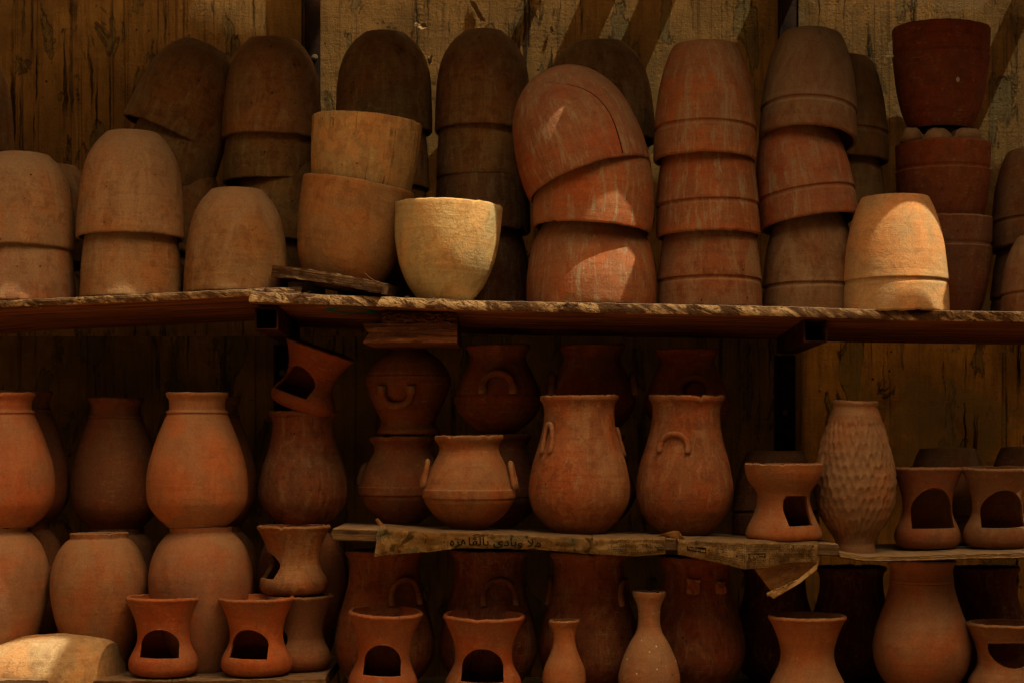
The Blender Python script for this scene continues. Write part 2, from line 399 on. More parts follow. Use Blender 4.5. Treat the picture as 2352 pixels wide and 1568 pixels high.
def window_cutter(R, H, z0, z1, hw, ang, shape, seed):
    """prism from the axis outwards; ang 0 faces the viewer, positive turns right"""
    rnd = random.Random(seed+5); pts = []
    if shape == 'arch':
        zs = z0+(z1-z0)*.30
        pts = [(-hw*1.02, z0), (hw*1.02, z0+rnd.uniform(-.003, .003)), (hw, zs)]
        for k in range(1, 16):
            a = math.pi*k/16; pts.append((hw*math.cos(a)*(1+.02*math.sin(5*a)), zs+(z1-zs)*math.sin(a)**.85))
        pts.append((-hw, zs))
    elif shape == 'square':
        pts = [(-hw*.86, z0), (hw*.95, z0+.002), (hw, z0+(z1-z0)*.4), (hw*.97, z1-.004), (hw*.85, z1), (-hw*.75, z1), (-hw*.93, z1-.012), (-hw, z0+(z1-z0)*.5)]
    elif shape == 'cup':
        pts = []
        for k in range(0, 15):
            a = math.pi+math.pi*k/14; pts.append((hw*math.cos(a), z0+(z1-z0)*.85*(1+math.sin(a))**1.0))
        pts += [(hw*1.0, z1), (-hw*1.0, z1)]
    bm = bmesh.new()
    A = [bm.verts.new((x, -.003, z)) for x, z in pts]; B = [bm.verts.new((x*1.12, -R*1.6, z)) for x, z in pts]
    n = len(pts)
    for i in range(n): bm.faces.new((A[i], B[i], B[(i+1) % n], A[(i+1) % n]))
    bm.faces.new(list(reversed(A))); bm.faces.new(B)
    bmesh.ops.recalc_face_normals(bm, faces=bm.faces)
    bmesh.ops.rotate(bm, verts=bm.verts, cent=(0, 0, 0), matrix=Matrix.Rotation(ang, 3, 'Z'))
    return bm

def sharp_by_angle(me, deg=42):
    for p in me.polygons: p.use_smooth = True
    try: me.set_sharp_from_angle(angle=rad(deg))
    except Exception: pass

def tube_mesh(name, path, radii, n=10, caps=True):
    bm = bmesh.new(); rings = []
    for i, p in enumerate(path):
        d = (path[min(i+1, len(path)-1)]-path[max(i-1, 0)]).normalized()
        u = d.cross(Vector((.3, -.9, .31))).normalized(); v = d.cross(u)
        r = radii[i] if isinstance(radii, list) else radii
        rings.append([bm.verts.new(p+(u*math.cos(2*math.pi*k/n)+v*math.sin(2*math.pi*k/n))*r) for k in range(n)])
    for a, b in zip(rings, rings[1:]):
        for k in range(n): bm.faces.new((a[k], a[(k+1) % n], b[(k+1) % n], b[k]))
    if caps: bm.faces.new(rings[0]); bm.faces.new(rings[-1])
    bmesh.ops.recalc_face_normals(bm, faces=bm.faces)
    return bm_mesh(name, bm)

def handle(parent, P, R, ang, zc, w, h, thick, mat, color, out=.012, bulb=True, name='handle'):
    """an arched lug pressed on the shoulder: feet low, bow on top"""
    path = []; rr = []
    n = 22
    for k in range(n+1):
        t = math.pi*k/n
        x = -w*math.cos(t); z = zc+h*math.sin(t)**.8
        r = interp(P, z)
        e = math.sin(t)
        a = ang+x/max(r, .01)
        q = r+out*(.25+.9*e)
        path.append(Vector((q*math.sin(a), -q*math.cos(a), z)))
        rr.append(thick*(1.15 if (bulb and (k < 3 or k > n-3)) else .9+.1*e))
    # pressed feet
    o = mkobj(name, tube_mesh(name, path, rr, 10), mat, parent, color)
    return o

COUNT = [0]
def pot(kind, name, cat, label, cx, ry, R, d, H=None, base=None, tilt=0., lean=0., inv=False, col=(.3,.15,.07), dust=.4,
        mat='clay', group=None, windows=None, handles=None, wall=.007, seed=None, spin=None):
    """R, H, cx, ry are read off the photo and scaled to the depth d where the pot really stands.
    base = z of the surface it stands on (then H follows from the rim, or the rim from H)"""
    COUNT[0] += 1; seed = seed or COUNT[0]*13+1
    s = sc(d); R = R/1000*s
    X = (cx-1176)/1000*s
    u = Vector((math.sin(rad(tilt)), math.sin(rad(lean))*1., 0)); u.z = math.sqrt(max(0, 1-u.x**2-u.y**2))
    if base is not None:
        if inv:
            Hm = H/1000*s; rim = Vector((X, d, base+.001))
        elif ry is None:
            Hm = H/1000*s; rim = Vector((X, d, base))+u*Hm
        else:
            rim = W(cx, ry, d); Hm = (rim.z-base)/u.z
    else:
        Hm = H/1000*s; rim = W(cx, ry, d)
    if inv: z = -u; org = rim+u*Hm
    else: z = u; org = rim-u*Hm
    x = (Vector((1, 0, 0))-z*z.x).normalized(); y = z.cross(x)
    rot = Matrix((x, y, z)).transposed().to_4x4()
    bm, P = body_mesh(kind, R, Hm, seed, wall, cavity=bool(windows) or kind in ('burner', 'hourglass', 'burner_bowl'))
    me = bm_mesh(name, bm)
    if windows:
        cav = [(Hm*.16, .002), (Hm*.16, interp(P, Hm*.16)-.012)]
        for k in range(1, 9):
            zz = Hm*(.16+.56*k/8); cav.append((zz, interp(P, zz)-.0085))
        cav += [(Hm*.725, .002)]
        cm = [bm_mesh('c', lathe_plain(cav), False)]
        for (z0, z1, hw, ang, shape) in windows:
            cm.append(bm_mesh('c', window_cutter(R, Hm, z0*Hm, z1*Hm, hw*R, rad(ang), shape, seed), False))
        me = boolean(me, cm)
        me.name = name
        sharp_by_angle(me, 40)
    me.materials.clear(); me.materials.append(M[mat])
    o = bpy.data.objects.new(name, me); COL.objects.link(o)
    # spin turns the clay's blemishes about its own axis; windows and handles need the photo's facing
    sp = 0 if (windows or handles) else (spin if spin is not None else random.Random(seed).uniform(0, 6.28))
    o.matrix_world = Matrix.Translation(org) @ rot @ Matrix.Rotation(sp, 4, 'Z')
    jr = random.Random(seed*7+3); jv = jr.uniform(.88, 1.13)
    c4 = (min(.85, col[0]*jv*jr.uniform(.96, 1.04)), col[1]*jv*jr.uniform(.92, 1.08), col[2]*jv*jr.uniform(.9, 1.12), dust)
    o.color = c4
    tag(o, label, cat, group)
    for hd in (handles or []):
        hang, hz, hw, hh, th = hd[:5]
        kw = hd[5] if len(hd) > 5 else {}
        handle(o, P, R, rad(hang), hz*Hm, hw/1000*s, hh/1000*s, th/1000*s, M[mat], c4, **kw)
    o['_P'] = 0; del o['_P']
    return o, P, Hm

# ------------------------------------------------------------------ ground
bm = bmesh.new(); g = 120
bmesh.ops.create_grid(bm, x_segments=24, y_segments=24, size=g)
o = mkobj('ground', bm_mesh('ground', bm), M['ground']); o.location = (0, 0, -1.02); o['kind'] = 'structure'

# ------------------------------------------------------------------ wall panels
def panel(name, x0, x1, z0, z1, y, thick, mat, label):
    bm = bmesh.new(); nx = max(2, int((x1-x0)/.03)); nz = max(2, int((z1-z0)/.03)); V = []
    for j in range(nz+1):
        V.append([bm.verts.new((x0+(x1-x0)*i/nx, y+.004*noise.noise(Vector((i*.11, j*.09, x0*9)))-.002, z0+(z1-z0)*j/nz)) for i in range(nx+1)])
    for j in range(nz):
        for i in range(nx): bm.faces.new((V[j][i], V[j][i+1], V[j+1][i+1], V[j+1][i]))
    bmesh.ops.solidify(bm, geom=bm.faces[:], thickness=-thick)
    bmesh.ops.recalc_face_normals(bm, faces=bm.faces)
    me = bm_mesh(name, bm); sharp_by_angle(me)
    o = mkobj(name, me, mat); return tag(o, label, 'wall')
WY = .548
xl = (692-1176)/1000*sc(WY); xm0 = (735-1176)/1000*sc(WY-.01); xm1 = (1794-1176)/1000*sc(WY); xr = (1832-1176)/1000*sc(WY-.01)
panel('wall_panel', -2.2, xl+.03, .255, 1.75, WY, .01, M['wall'], 'brown paint-streaked wall panel left of the upper steel upright')
pm = panel('wall_panel', xm0, xr+.03, .255, 1.75, WY-.012, .01, M['wall'], 'sunlit brown wall panel with flaking paint behind the middle pot stacks')
panel('wall_panel', xr, 2.2, .255, 1.75, WY-.026, .01, M['wall_r'], 'peeling ochre wall panel at upper right behind the upright red planter')
xb0 = (626-1176)/1000*sc(WY); xb1 = (1826-1176)/1000*sc(WY-.01)
panel('wall_panel', -2.2, xb0+.04, -1.02, .32, WY+.018, .01, M['wall_low'], 'boarded wall panel darkened for shade behind the lower left necked vases')
panel('wall_panel', xb0+.02, xb1+.03, -1.02, .32, WY+.034, .01, M['wall_low'], 'wall panel darkened for shade behind the handled pots in the middle bay')
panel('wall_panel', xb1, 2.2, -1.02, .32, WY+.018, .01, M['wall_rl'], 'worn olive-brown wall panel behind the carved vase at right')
# flakes of paint curling off the sunlit panel
def flake(pts, lift, name='paint_flake'):
    bm = bmesh.new(); vs = []
    for i, (px, py, l) in enumerate(pts):
        p = W(px, py, WY-.018); p.y -= l*lift; vs.append(bm.verts.new(p))
    c = bm.verts.new(sum((v.co for v in vs), Vector())/len(vs)+Vector((0, -.002, 0)))
    for i in range(len(vs)): bm.faces.new((vs[i], vs[(i+1) % len(vs)], c))
    bmesh.ops.subdivide_edges(bm, edges=bm.edges[:], cuts=2, use_grid_fill=True)
    for v in bm.verts: v.co += Vector((noise.noise(v.co*160), noise.noise(v.co*150+Vector((9, 0, 0)))*1.5, noise.noise(v.co*170+Vector((0, 7, 0)))))*.0022
    o = mkobj(name, bm_mesh(name, bm, False), M['flake'], pm)
    return o
flake([(1078,0,0),(1090,6,.6),(1096,18,1),(1104,30,.8),(1112,44,1),(1116,54,.9),(1104,50,.4),(1098,40,0),(1090,24,0),(1082,12,0)], .02)
flake([(955,52,0),(966,50,.5),(978,58,1),(983,66,.8),(972,72,1),(960,66,.6),(950,58,0)], .018)
flake([(984,132,0),(992,128,.7),(994,140,1),(988,150,.5),(982,142,0)], .018)
flake([(1262,66,0),(1268,62,1),(1272,72,.7),(1266,78,0)], .012)

# the house across the lane, behind the viewer, keeps the low sky off the shelves
bm = bmesh.new()
bmesh.ops.create_cube(bm, size=1)
for v in bm.verts: v.co = Vector((v.co.x*30, -10+v.co.y*2, -1.02+(v.co.z+.5)*7.6))
bmesh.ops.bevel(bm, geom=bm.edges[:], offset=.04, segments=2, affect='EDGES')
house = mkobj('house', bm_mesh('house', bm, False), M['wall_low']); tag(house, 'plain brown house across the lane, behind the viewer', 'house')

for sx_, lab in ((-1, 'plain brown house added on the left to block side skylight, out of the picture'), (1, 'plain brown house added on the right to block side skylight, out of the picture')):
    bm = bmesh.new(); bmesh.ops.create_cube(bm, size=1)  # unseen side houses added to narrow the skylight from left and right
    for v in bm.verts: v.co = Vector((sx_*4.6+v.co.x*2, -3.6+v.co.y*8, -1.02+(v.co.z+.5)*6.4))
    bmesh.ops.bevel(bm, geom=bm.edges[:], offset=.04, segments=2, affect='EDGES')
    tag(mkobj('house', bm_mesh('house', bm, False), M['wall_low']), lab, 'house')

# ------------------------------------------------------------------ steel uprights, arms, bolts
def box_bm(x0, x1, y0, y1, z0, z1, bev=.002):
    bm = bmesh.new(); bmesh.ops.create_cube(bm, size=1)
    for v in bm.verts: v.co = Vector((x0+(v.co.x+.5)*(x1-x0), y0+(v.co.y+.5)*(y1-y0), z0+(v.co.z+.5)*(z1-z0)))
    bmesh.ops.bevel(bm, geom=bm.edges[:], offset=bev, segments=2, affect='EDGES', profile=.5); return bm
def bolt(px, py, d, parent, r=.0085):
    bm = bmesh.new(); p = W(px, py, d)
    bmesh.ops.create_cone(bm, cap_ends=True, segments=14, radius1=r, radius2=r*.8, depth=.008, matrix=Matrix.Translation(p) @ Matrix.Rotation(math.pi/2, 4, 'X'))
    bmesh.ops.create_cone(bm, cap_ends=True, segments=6, radius1=r*.45, radius2=r*.4, depth=.006, matrix=Matrix.Translation(p+Vector((0, -.006, 0))) @ Matrix.Rotation(math.pi/2, 4, 'X'))
    return mkobj('bolt', bm_mesh('bolt', bm, False), M['bolt'], parent)
def upright(px0, px1, zlo, zhi, d, label, bolts):
    s = sc(d); x0 = (px0-1176)/1000*s; x1 = (px1-1176)/1000*s
    bm = box_bm(x0, x0+.006, d, d+.03, zlo, zhi, .001)              # an angle iron: two flanges
    b2 = box_bm(x0+.0065, x1, d+.022, d+.028, zlo, zhi, .001)
    me2 = bm_mesh('f', b2); bm.from_mesh(me2)
    o = mkobj('steel_upright', bm_mesh('steel_upright', bm, False), M['steel_dark']); tag(o, label, 'steel post')
    for px, py in bolts: bolt(px, py, d+.018, o)
    return o
upright(692, 734, .30, 1.75, .497, 'dark angle-iron upright with a bolt between the left and middle wall panels', [(722,132)])
u1 = upright(628, 668, -1.02, .232, .50, 'dark angle-iron upright under the left shelf arm behind the leaning burner', [(648,856)])
u2 = upright(1781, 1830, -1.02, .205, .50, 'dark angle-iron upright with a bright bolt under the right shelf arm', [(1803,947)])
upright(1790, 1832, .30, 1.75, .497, 'dark angle-iron upright behind the dusty banded stack at upper right', [])
def square_tube(px0, px1, py0, py1, yf, yb, label, parent, dz=-.006):
    s = sc(yf); x0, x1 = (px0-1176)/1000*s, (px1-1176)/1000*s; z1, z0 = (YH-py0)/1000*s, (YH-py1)/1000*s
    t = .004; bm = bmesh.new()
    def ring(y, dd, inset): return [bm.verts.new(p) for p in ((x0+inset, y, z0+inset+dd), (x1-inset, y, z0+inset+dd), (x1-inset, y, z1-inset+dd), (x0+inset, y, z1-inset+dd))]
    a, b = ring(yf, 0, 0), ring(yb, dz, 0); c, e = ring(yf, 0, t), ring(yb, dz, t)
    for i in range(4):
        j = (i+1) % 4
        bm.faces.new((a[i], a[j], b[j], b[i])); bm.faces.new((c[j], c[i], e[i], e[j])); bm.faces.new((a[j], a[i], c[i], c[j])); bm.faces.new((b[i], b[j], e[j], e[i]))
    bmesh.ops.recalc_face_normals(bm, faces=bm.faces)
    ed = [x for x in bm.edges if abs(x.verts[0].co.y-x.verts[1].co.y) > .1 or True]
    bmesh.ops.bevel(bm, geom=ed, offset=.0012, segments=2, affect='EDGES')
    o = mkobj('arm', bm_mesh('arm', bm, False), M['steel'], parent); o['label'] = label; return o
square_tube(585, 639, 705, 758, .025, .495, 'open-ended square steel tube under the overlap of the two top planks', u1)
square_tube(1846, 1900, 733, 786, .025, .495, 'open-ended square steel tube under the right half of the top shelf', u2)

# ------------------------------------------------------------------ planks
SL = math.tan(rad(2.6))
def plank(name, line, yf, depth, thick, mat, label, slope=SL, rag=.003, cat='shelf', parent=None, step=.006, bev=.004, bottom=None, seed=0):
    """line = front top edge read as (px, py); a board with a ragged sawn edge that runs back to the wall"""
    pts = [W(px, py, yf) for px, py in line]
    xz = [(p.x, p.z) for p in pts]; x0, x1 = xz[0][0], xz[-1][0]
    n = max(2, int((x1-x0)/step)); bm = bmesh.new(); rows = []
    cs = [(depth, 0), (depth*.6, 0), (depth*.3, 0), (.03, 0), (bev*3.2, 0), (bev*2.2, -bev*.3), (bev*1.9, -bev), (bev*1.3, -thick*.35), (bev*.6, -thick*.65), (0, -thick+bev*.5), (bev*.6, -thick), (.03, -thick), (depth*.3, -thick), (depth*.6, -thick), (depth, -thick)]
    for i in range(n+1):
        x = x0+(x1-x0)*i/n; z = interp(xz, x); row = []
        e1 = noise.fractal(Vector((x*22, seed, 0)), .9, 2.2, 5)*rag; e2 = noise.fractal(Vector((x*30, seed+5, 3)), .9, 2.2, 5)*rag*.6
        for k, (dy, dz) in enumerate(cs):
            f = 1 if dy < .02 else 0
            nn = noise.fractal(Vector((x*70, dz*90+seed, dy*20)), .8, 2.1, 4)*rag*.45
            ex = 0
            if i == 0 or i == n: ex = (noise.noise(Vector((dy*30, dz*60, seed+i)))*.008)
            row.append(bm.verts.new((x+ex, yf+dy+f*(e1+nn)*(1 if k > 4 else .4), z-dy*slope+dz+f*(e2 if k < 7 else -e2*.5)+(nn*.5 if f else 0))))
        rows.append(row)
    m = len(cs)
    for a, b in zip(rows, rows[1:]):
        for k in range(m): bm.faces.new((a[k], b[k], b[(k+1) % m], a[(k+1) % m]))
    bm.faces.new(list(reversed(rows[0]))); bm.faces.new(rows[-1])
    bmesh.ops.recalc_face_normals(bm, faces=bm.faces)
    me = bm_mesh(name, bm); sharp_by_angle(me, 35)
    o = mkobj(name, me, M[mat], parent)
    if label: tag(o, label, cat)
    return o, (lambda x, y: interp(xz, x)-(y-yf)*slope)

LL = [(-230,708),(0,689),(300,676),(600,661),(690,658)]
LR = [(572,669),(720,675),(887,681),(1120,690),(1500,697),(1750,702),(1840,704),(2056,711),(2352,715),(2520,717)]
pL, topL = plank('shelf_plank', LL, .032, .505, .020, 'wood_edge', 'long rough-edged top plank under the left stacks of planters', seed=1)
pR, topR = plank('shelf_plank', LR, 0., .535, .026, 'wood_paint', 'sawn-edged top plank under the bowl and red stacks, teal smear beneath', rag=.0022, seed=2)
LB = [(762,1213),(1000,1220.5),(1400,1234),(1700,1240),(1928,1249)]
_, midZ = plank('shelf_plank', LB, 0., .40, .027, 'wood_grey', 'dusty middle plank wrapped along its front in old newspaper', slope=0.01, rag=.002, seed=3)
LT = [(1931,1268),(1990,1277),(2100,1276),(2200,1272),(2352,1269),(2500,1266)]
_, thinZ = plank('shelf_plank', LT, -.012, .46, .012, 'fibre_board', 'thin crumbling board under the carved vase and right-hand burners', slope=-.005, rag=.004, seed=4)
LO = [(-230,1561),(0,1561),(400,1563),(744,1559)]
_, lowL = plank('shelf_plank', LO, 0., .5, .024, 'wood_rough', 'rough bottom plank under the two orange burners at lower left', slope=0., rag=.004, seed=5)
LQ = [(752,1612),(1500,1616),(2520,1612)]
_, lowR = plank('shelf_plank', LQ, 0., .5, .024, 'wood_rough', 'bottom plank under the slender bottles and lower right burners', slope=0., rag=.003, seed=6)

def slivers(par, line, yf, n, seed):
    rnd = random.Random(seed)
    for k in range(n):
        px = rnd.uniform(max(10, line[0][0]+15), min(2340, line[-1][0]-15)); py = interp(line, px)
        up = rnd.random() < .45
        p = W(px, py+(1 if up else rnd.uniform(6, 24)), yf-(-.004 if up else .001)); l = rnd.uniform(.010, .030); a = rnd.choice((-1, 1))*rnd.uniform(.75, 1.)
        path = [p+Vector((a*l*t, -.006*t*t, (.004 if up else -.005)*t*rnd.uniform(.6, 1.4))) for t in (0, .3, .65, 1)]
        mkobj('splinter', tube_mesh('splinter', path, [.0012, .0015, .0011, .0004], 5), M['wood_rough'], par)
slivers(pR, LR, 0., 22, 4); slivers(pL, LL, .032, 9, 8)

# tilted broken plank under the leaning pair
def tilted_plank():
    bm = bmesh.new(); n = 46; rows = []
    L = .268; T = .025; D = .15
    cs = [(0, 0), (0, -T*.5), (0, -T), (.04, -T), (D, -T), (D, 0), (.04, 0), (.012, 0)]
    for i in range(n+1):
        x = L*i/n; row = []
        for dy, dz in cs:
            q = Vector((x*60, dy*60, dz*120))
            r = noise.fractal(q, .8, 2.2, 4)
            row.append(bm.verts.new((x+(.006*noise.noise(q*2) if i in (0, n) else 0), dy+.003*r, dz+.0022*noise.fractal(q+Vector((5, 5, 5)), .8, 2.2, 4)+.003*math.sin(x*14)-(.004*max(0, 1-i/5) if dz < -.01 else 0))))
        rows.append(row)
    m = len(cs)
    for a, b in zip(rows, rows[1:]):
        for k in range(m): bm.faces.new((a[k], b[k], b[(k+1) % m], a[(k+1) % m]))
    bm.faces.new(rows[0]); bm.faces.new(rows[-1]); bmesh.ops.recalc_face_normals(bm, faces=bm.faces)
    me = bm_mesh('broken_plank', bm); sharp_by_angle(me, 35)
    o = mkobj('broken_plank', me, M['wood_rough'])
    yaw = rad(-11); pitch = rad(9.3)
    o.rotation_euler = (0, pitch, yaw); o.location = W(626, 609, .045)
    tag(o, 'short broken plank lying tilted on the top shelf under the leaning pots', 'plank')
    a = W(836, 627, .03); b = W(873, 649, .02)
    path = [a.lerp(b, k/8)+Vector((0, 0, -.004*math.sin(k/8*3.14))) for k in range(9)]
    inv = o.matrix_basis.inverted()
    mkobj('splinter', tube_mesh('splinter', [inv @ p for p in path], [.0016+.0004*math.sin(k*2) for k in range(9)], 6), M['wood_rot'], o)
tilted_plank()

# rotten beam end under the right plank
def rotten_block():
    s = sc(.03); x0, x1 = (830-1176)/1000*s, (1050-1176)/1000*s
    zt = topR(-.24, .05)-.030; zm = (YH-743)/1000*s; zb = zm-.044
    root = bpy.data.objects.new('rotten_beam', None); COL.objects.link(root); root.location = (x0, .03, zb)
    tag(root, 'splintered rotten beam end hanging under the top shelf', 'beam')
    def slab(za, zz, xa, xb, yf, depth, rag, jag):
        bm = bmesh.new(); n = 40; rows = []
        cs = [(0, zz), (0, (zz*.7+za*.3)), (0, (zz+za)/2), (0, za), (depth*.4, za), (depth, za), (depth, zz), (depth*.4, zz)]
        for i in range(n+1):
            x = xa+(xb-xa)*i/n; row = []
            for dy, z in cs:
                q = Vector((x*50, dy*50+za*7, z*160)); e = noise.fractal(q, .8, 2.2, 4)
                jx = jag*(noise.noise(Vector((z*210, dy*30, 3)))+.3)*max(0, 1-i/9) if jag else 0
                row.append(bm.verts.new((x+jx, yf+dy+rag*e, z+rag*.6*noise.fractal(q+Vector((3, 1, 7)), .8, 2.2, 4))))
            rows.append(row)
        m = len(cs)
        for a, b in zip(rows, rows[1:]):
            for k in range(m): bm.faces.new((a[k], b[k], b[(k+1) % m], a[(k+1) % m]))
        bm.faces.new(rows[0]); bm.faces.new(rows[-1]); bmesh.ops.recalc_face_normals(bm, faces=bm.faces)
        for v in bm.verts: v.co -= root.location
        me = bm_mesh('beam', bm); sharp_by_angle(me, 30); return me
    mkobj('beam', slab(zb, zm, x0, x1, .03, .34, .003, .022), M['wood_rot'], root)
    mkobj('decayed_core', slab(zm+.001, zt, x0+.045, x1, .038, .30, .004, .006), M['wood_rot'], root)
    # loose fibres
    bmf = bmesh.new(); rnd = random.Random(3)
    for k in range(95):
        x = rnd.uniform(x0+.047, x1-.01); z = rnd.uniform(zm+.001, zt-.004); a = rnd.uniform(-.7, .7); l = rnd.uniform(.008, .028)
        p0 = Vector((x, .035, z)); path = [p0+Vector((math.cos(a)*l*t, -.006*math.sin(t*3), math.sin(a)*l*t*.6+.002*math.sin(t*7+k))) for t in (0, .35, .7, 1)]
        bmf.from_mesh(tube_mesh('f', [p-root.location for p in path], [.0016, .0019, .0014, .0006], 5))
    mkobj('fibre', bm_mesh('fibre', bmf), M['wood_rot'], root)
rotten_block()

# ------------------------------------------------------------------ top shelf pots
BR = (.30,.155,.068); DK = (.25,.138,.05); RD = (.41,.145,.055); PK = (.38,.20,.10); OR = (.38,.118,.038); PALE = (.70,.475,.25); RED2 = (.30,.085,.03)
LEAN = 2.6
FA = 'planters stacked along the front of the top shelf'; FB = 'planters stacked at the back of the top shelf'
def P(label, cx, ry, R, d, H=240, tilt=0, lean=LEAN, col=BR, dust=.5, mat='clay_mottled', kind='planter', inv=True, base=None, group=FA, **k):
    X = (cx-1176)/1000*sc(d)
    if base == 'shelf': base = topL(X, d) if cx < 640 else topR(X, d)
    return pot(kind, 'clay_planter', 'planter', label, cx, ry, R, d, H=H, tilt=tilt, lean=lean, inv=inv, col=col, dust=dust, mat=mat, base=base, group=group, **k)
# front row, left to right
P('dusty pink planter upside down, cut by the left frame edge, upper of two', 46, 574, 121, .165, H=218, tilt=1.5, col=PK, dust=.6)
P('dusty brown planter under the pink one at the left frame edge, on the plank', 52, None, 119, .165, base='shelf', col=PK, dust=.75)
P('mottled pinkish planter upside down, upper of the short two-pot stack at front left', 300, 549, 124, .165, H=242, tilt=.6, col=PK, dust=.55)
P('dusty planter beneath the mottled pinkish one, second stack from the left', 300, None, 117, .165, base='shelf', col=PK, dust=.75)
P('single dusty planter upside down just left of the broken tilted plank', 542, None, 118, .165, H=242, base='shelf', col=PK, dust=.6)
P('brown upright planter leaning on the broken plank with another pot inside it', 824, 424, 127, .175, H=248, tilt=10, lean=-1, col=(.40,.20,.078), dust=.3, inv=False, mat='clay')
P('water-stained tan planter standing upright inside the leaning brown one', 844, 278, 126, .19, H=246, tilt=5, lean=0, col=(.56,.36,.155), dust=.2, inv=False, mat='clay_stained')
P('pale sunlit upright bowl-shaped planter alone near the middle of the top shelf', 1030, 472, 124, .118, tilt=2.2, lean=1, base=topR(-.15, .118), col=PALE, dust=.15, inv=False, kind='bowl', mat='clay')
P('cracked salmon planter tipped to the left on top of the sunlit three-pot stack', 1354, 416, 150, .135, H=268, tilt=-17.5, lean=8, col=RD, dust=.33, kind='egg', mat='clay_streaky')
P('streaky red planter in the middle of the stack with the cracked pot on top', 1359, 530, 139, .137, H=250, tilt=4, lean=3, col=RD, dust=.3, kind='egg', mat='clay_streaky')
P('streaky wide planter at the bottom of the stack with the cracked pot on top', 1358, None, 150, .165, H=245, base='shelf', col=RD, dust=.33, kind='egg', mat='clay_streaky')
P('chalk-streaked banded planter on top of the tall stack right of the cracked pot', 1619, 372, 119, .16, H=266, tilt=.8, lean=3.5, col=RD, dust=.3, kind='banded', mat='clay_streaky')
P('orange banded planter in the middle of the tall chalk-streaked stack', 1627, 545, 120, .16, H=258, tilt=-.8, lean=3, col=RD, dust=.22, kind='banded', mat='clay_streaky')
P('dusty banded planter at the bottom of the tall chalk-streaked stack', 1631, None, 119, .16, H=252, base='shelf', col=(.30,.13,.06), dust=.7, kind='banded')
P('dusty grey-brown banded planter tipped back on top of the stack behind the sunlit pot', 1855, 325, 113, .20, H=252, tilt=3.5, lean=11, col=(.29,.14,.07), dust=.8, kind='banded', mat='clay')
P('reddish banded planter in the middle of the dusty stack left of the sunlit pot', 1860, 514, 116, .20, H=240, tilt=-7, lean=5, col=RD, dust=.35, kind='banded', mat='clay_streaky')
P('dark banded planter at the bottom of the dusty stack left of the sunlit pot', 1862, None, 112, .20, H=238, base='shelf', col=(.26,.12,.055), dust=.6, kind='banded')
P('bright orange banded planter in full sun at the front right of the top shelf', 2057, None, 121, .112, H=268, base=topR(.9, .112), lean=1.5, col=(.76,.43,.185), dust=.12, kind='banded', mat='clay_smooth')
P('dim round-shouldered planter cut by the right frame edge, lowest at that edge', 2418, None, 118, .13, H=186, base='shelf', col=(.28,.13,.07), dust=.5, kind='banded', mat='clay')
# back row
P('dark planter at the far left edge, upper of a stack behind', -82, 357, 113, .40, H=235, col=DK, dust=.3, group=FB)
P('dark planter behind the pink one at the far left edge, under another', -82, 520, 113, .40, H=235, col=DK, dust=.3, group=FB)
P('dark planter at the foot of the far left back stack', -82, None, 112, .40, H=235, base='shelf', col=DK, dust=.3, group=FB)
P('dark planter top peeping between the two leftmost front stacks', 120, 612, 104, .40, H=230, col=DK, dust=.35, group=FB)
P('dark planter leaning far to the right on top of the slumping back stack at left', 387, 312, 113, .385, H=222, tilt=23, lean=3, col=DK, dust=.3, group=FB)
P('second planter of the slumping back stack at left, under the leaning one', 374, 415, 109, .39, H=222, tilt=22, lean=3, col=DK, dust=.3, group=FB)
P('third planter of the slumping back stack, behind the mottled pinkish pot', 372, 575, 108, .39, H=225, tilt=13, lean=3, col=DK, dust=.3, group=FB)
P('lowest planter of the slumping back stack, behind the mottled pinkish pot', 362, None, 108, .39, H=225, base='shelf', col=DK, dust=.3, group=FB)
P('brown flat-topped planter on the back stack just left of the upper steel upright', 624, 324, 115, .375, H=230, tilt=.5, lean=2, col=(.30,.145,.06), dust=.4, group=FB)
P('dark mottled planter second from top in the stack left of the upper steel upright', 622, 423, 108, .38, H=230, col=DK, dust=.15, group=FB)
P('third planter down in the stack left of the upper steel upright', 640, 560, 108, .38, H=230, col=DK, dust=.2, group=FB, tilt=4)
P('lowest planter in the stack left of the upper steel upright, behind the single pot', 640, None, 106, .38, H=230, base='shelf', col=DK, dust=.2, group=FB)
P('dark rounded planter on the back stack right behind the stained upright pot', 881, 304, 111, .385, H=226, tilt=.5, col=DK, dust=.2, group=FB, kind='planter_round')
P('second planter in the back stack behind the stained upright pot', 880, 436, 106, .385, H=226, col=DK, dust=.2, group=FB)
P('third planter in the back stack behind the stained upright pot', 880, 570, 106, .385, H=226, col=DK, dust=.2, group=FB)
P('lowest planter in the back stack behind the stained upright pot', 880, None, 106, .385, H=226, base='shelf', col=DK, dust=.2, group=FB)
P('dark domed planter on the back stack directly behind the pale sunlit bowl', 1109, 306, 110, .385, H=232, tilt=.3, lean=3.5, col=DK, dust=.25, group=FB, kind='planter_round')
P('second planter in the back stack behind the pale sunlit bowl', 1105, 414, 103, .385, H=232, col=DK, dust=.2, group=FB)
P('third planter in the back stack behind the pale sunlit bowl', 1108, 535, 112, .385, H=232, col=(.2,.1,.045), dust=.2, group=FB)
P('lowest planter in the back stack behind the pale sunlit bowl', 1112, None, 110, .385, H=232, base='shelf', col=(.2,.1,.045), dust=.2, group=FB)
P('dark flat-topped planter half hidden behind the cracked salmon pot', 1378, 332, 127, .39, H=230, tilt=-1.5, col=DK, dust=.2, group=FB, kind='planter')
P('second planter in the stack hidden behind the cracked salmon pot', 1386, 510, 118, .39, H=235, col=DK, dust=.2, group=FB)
P('lowest planter in the stack hidden behind the cracked salmon pot', 1386, None, 118, .39, H=235, base='shelf', col=DK, dust=.2, group=FB)
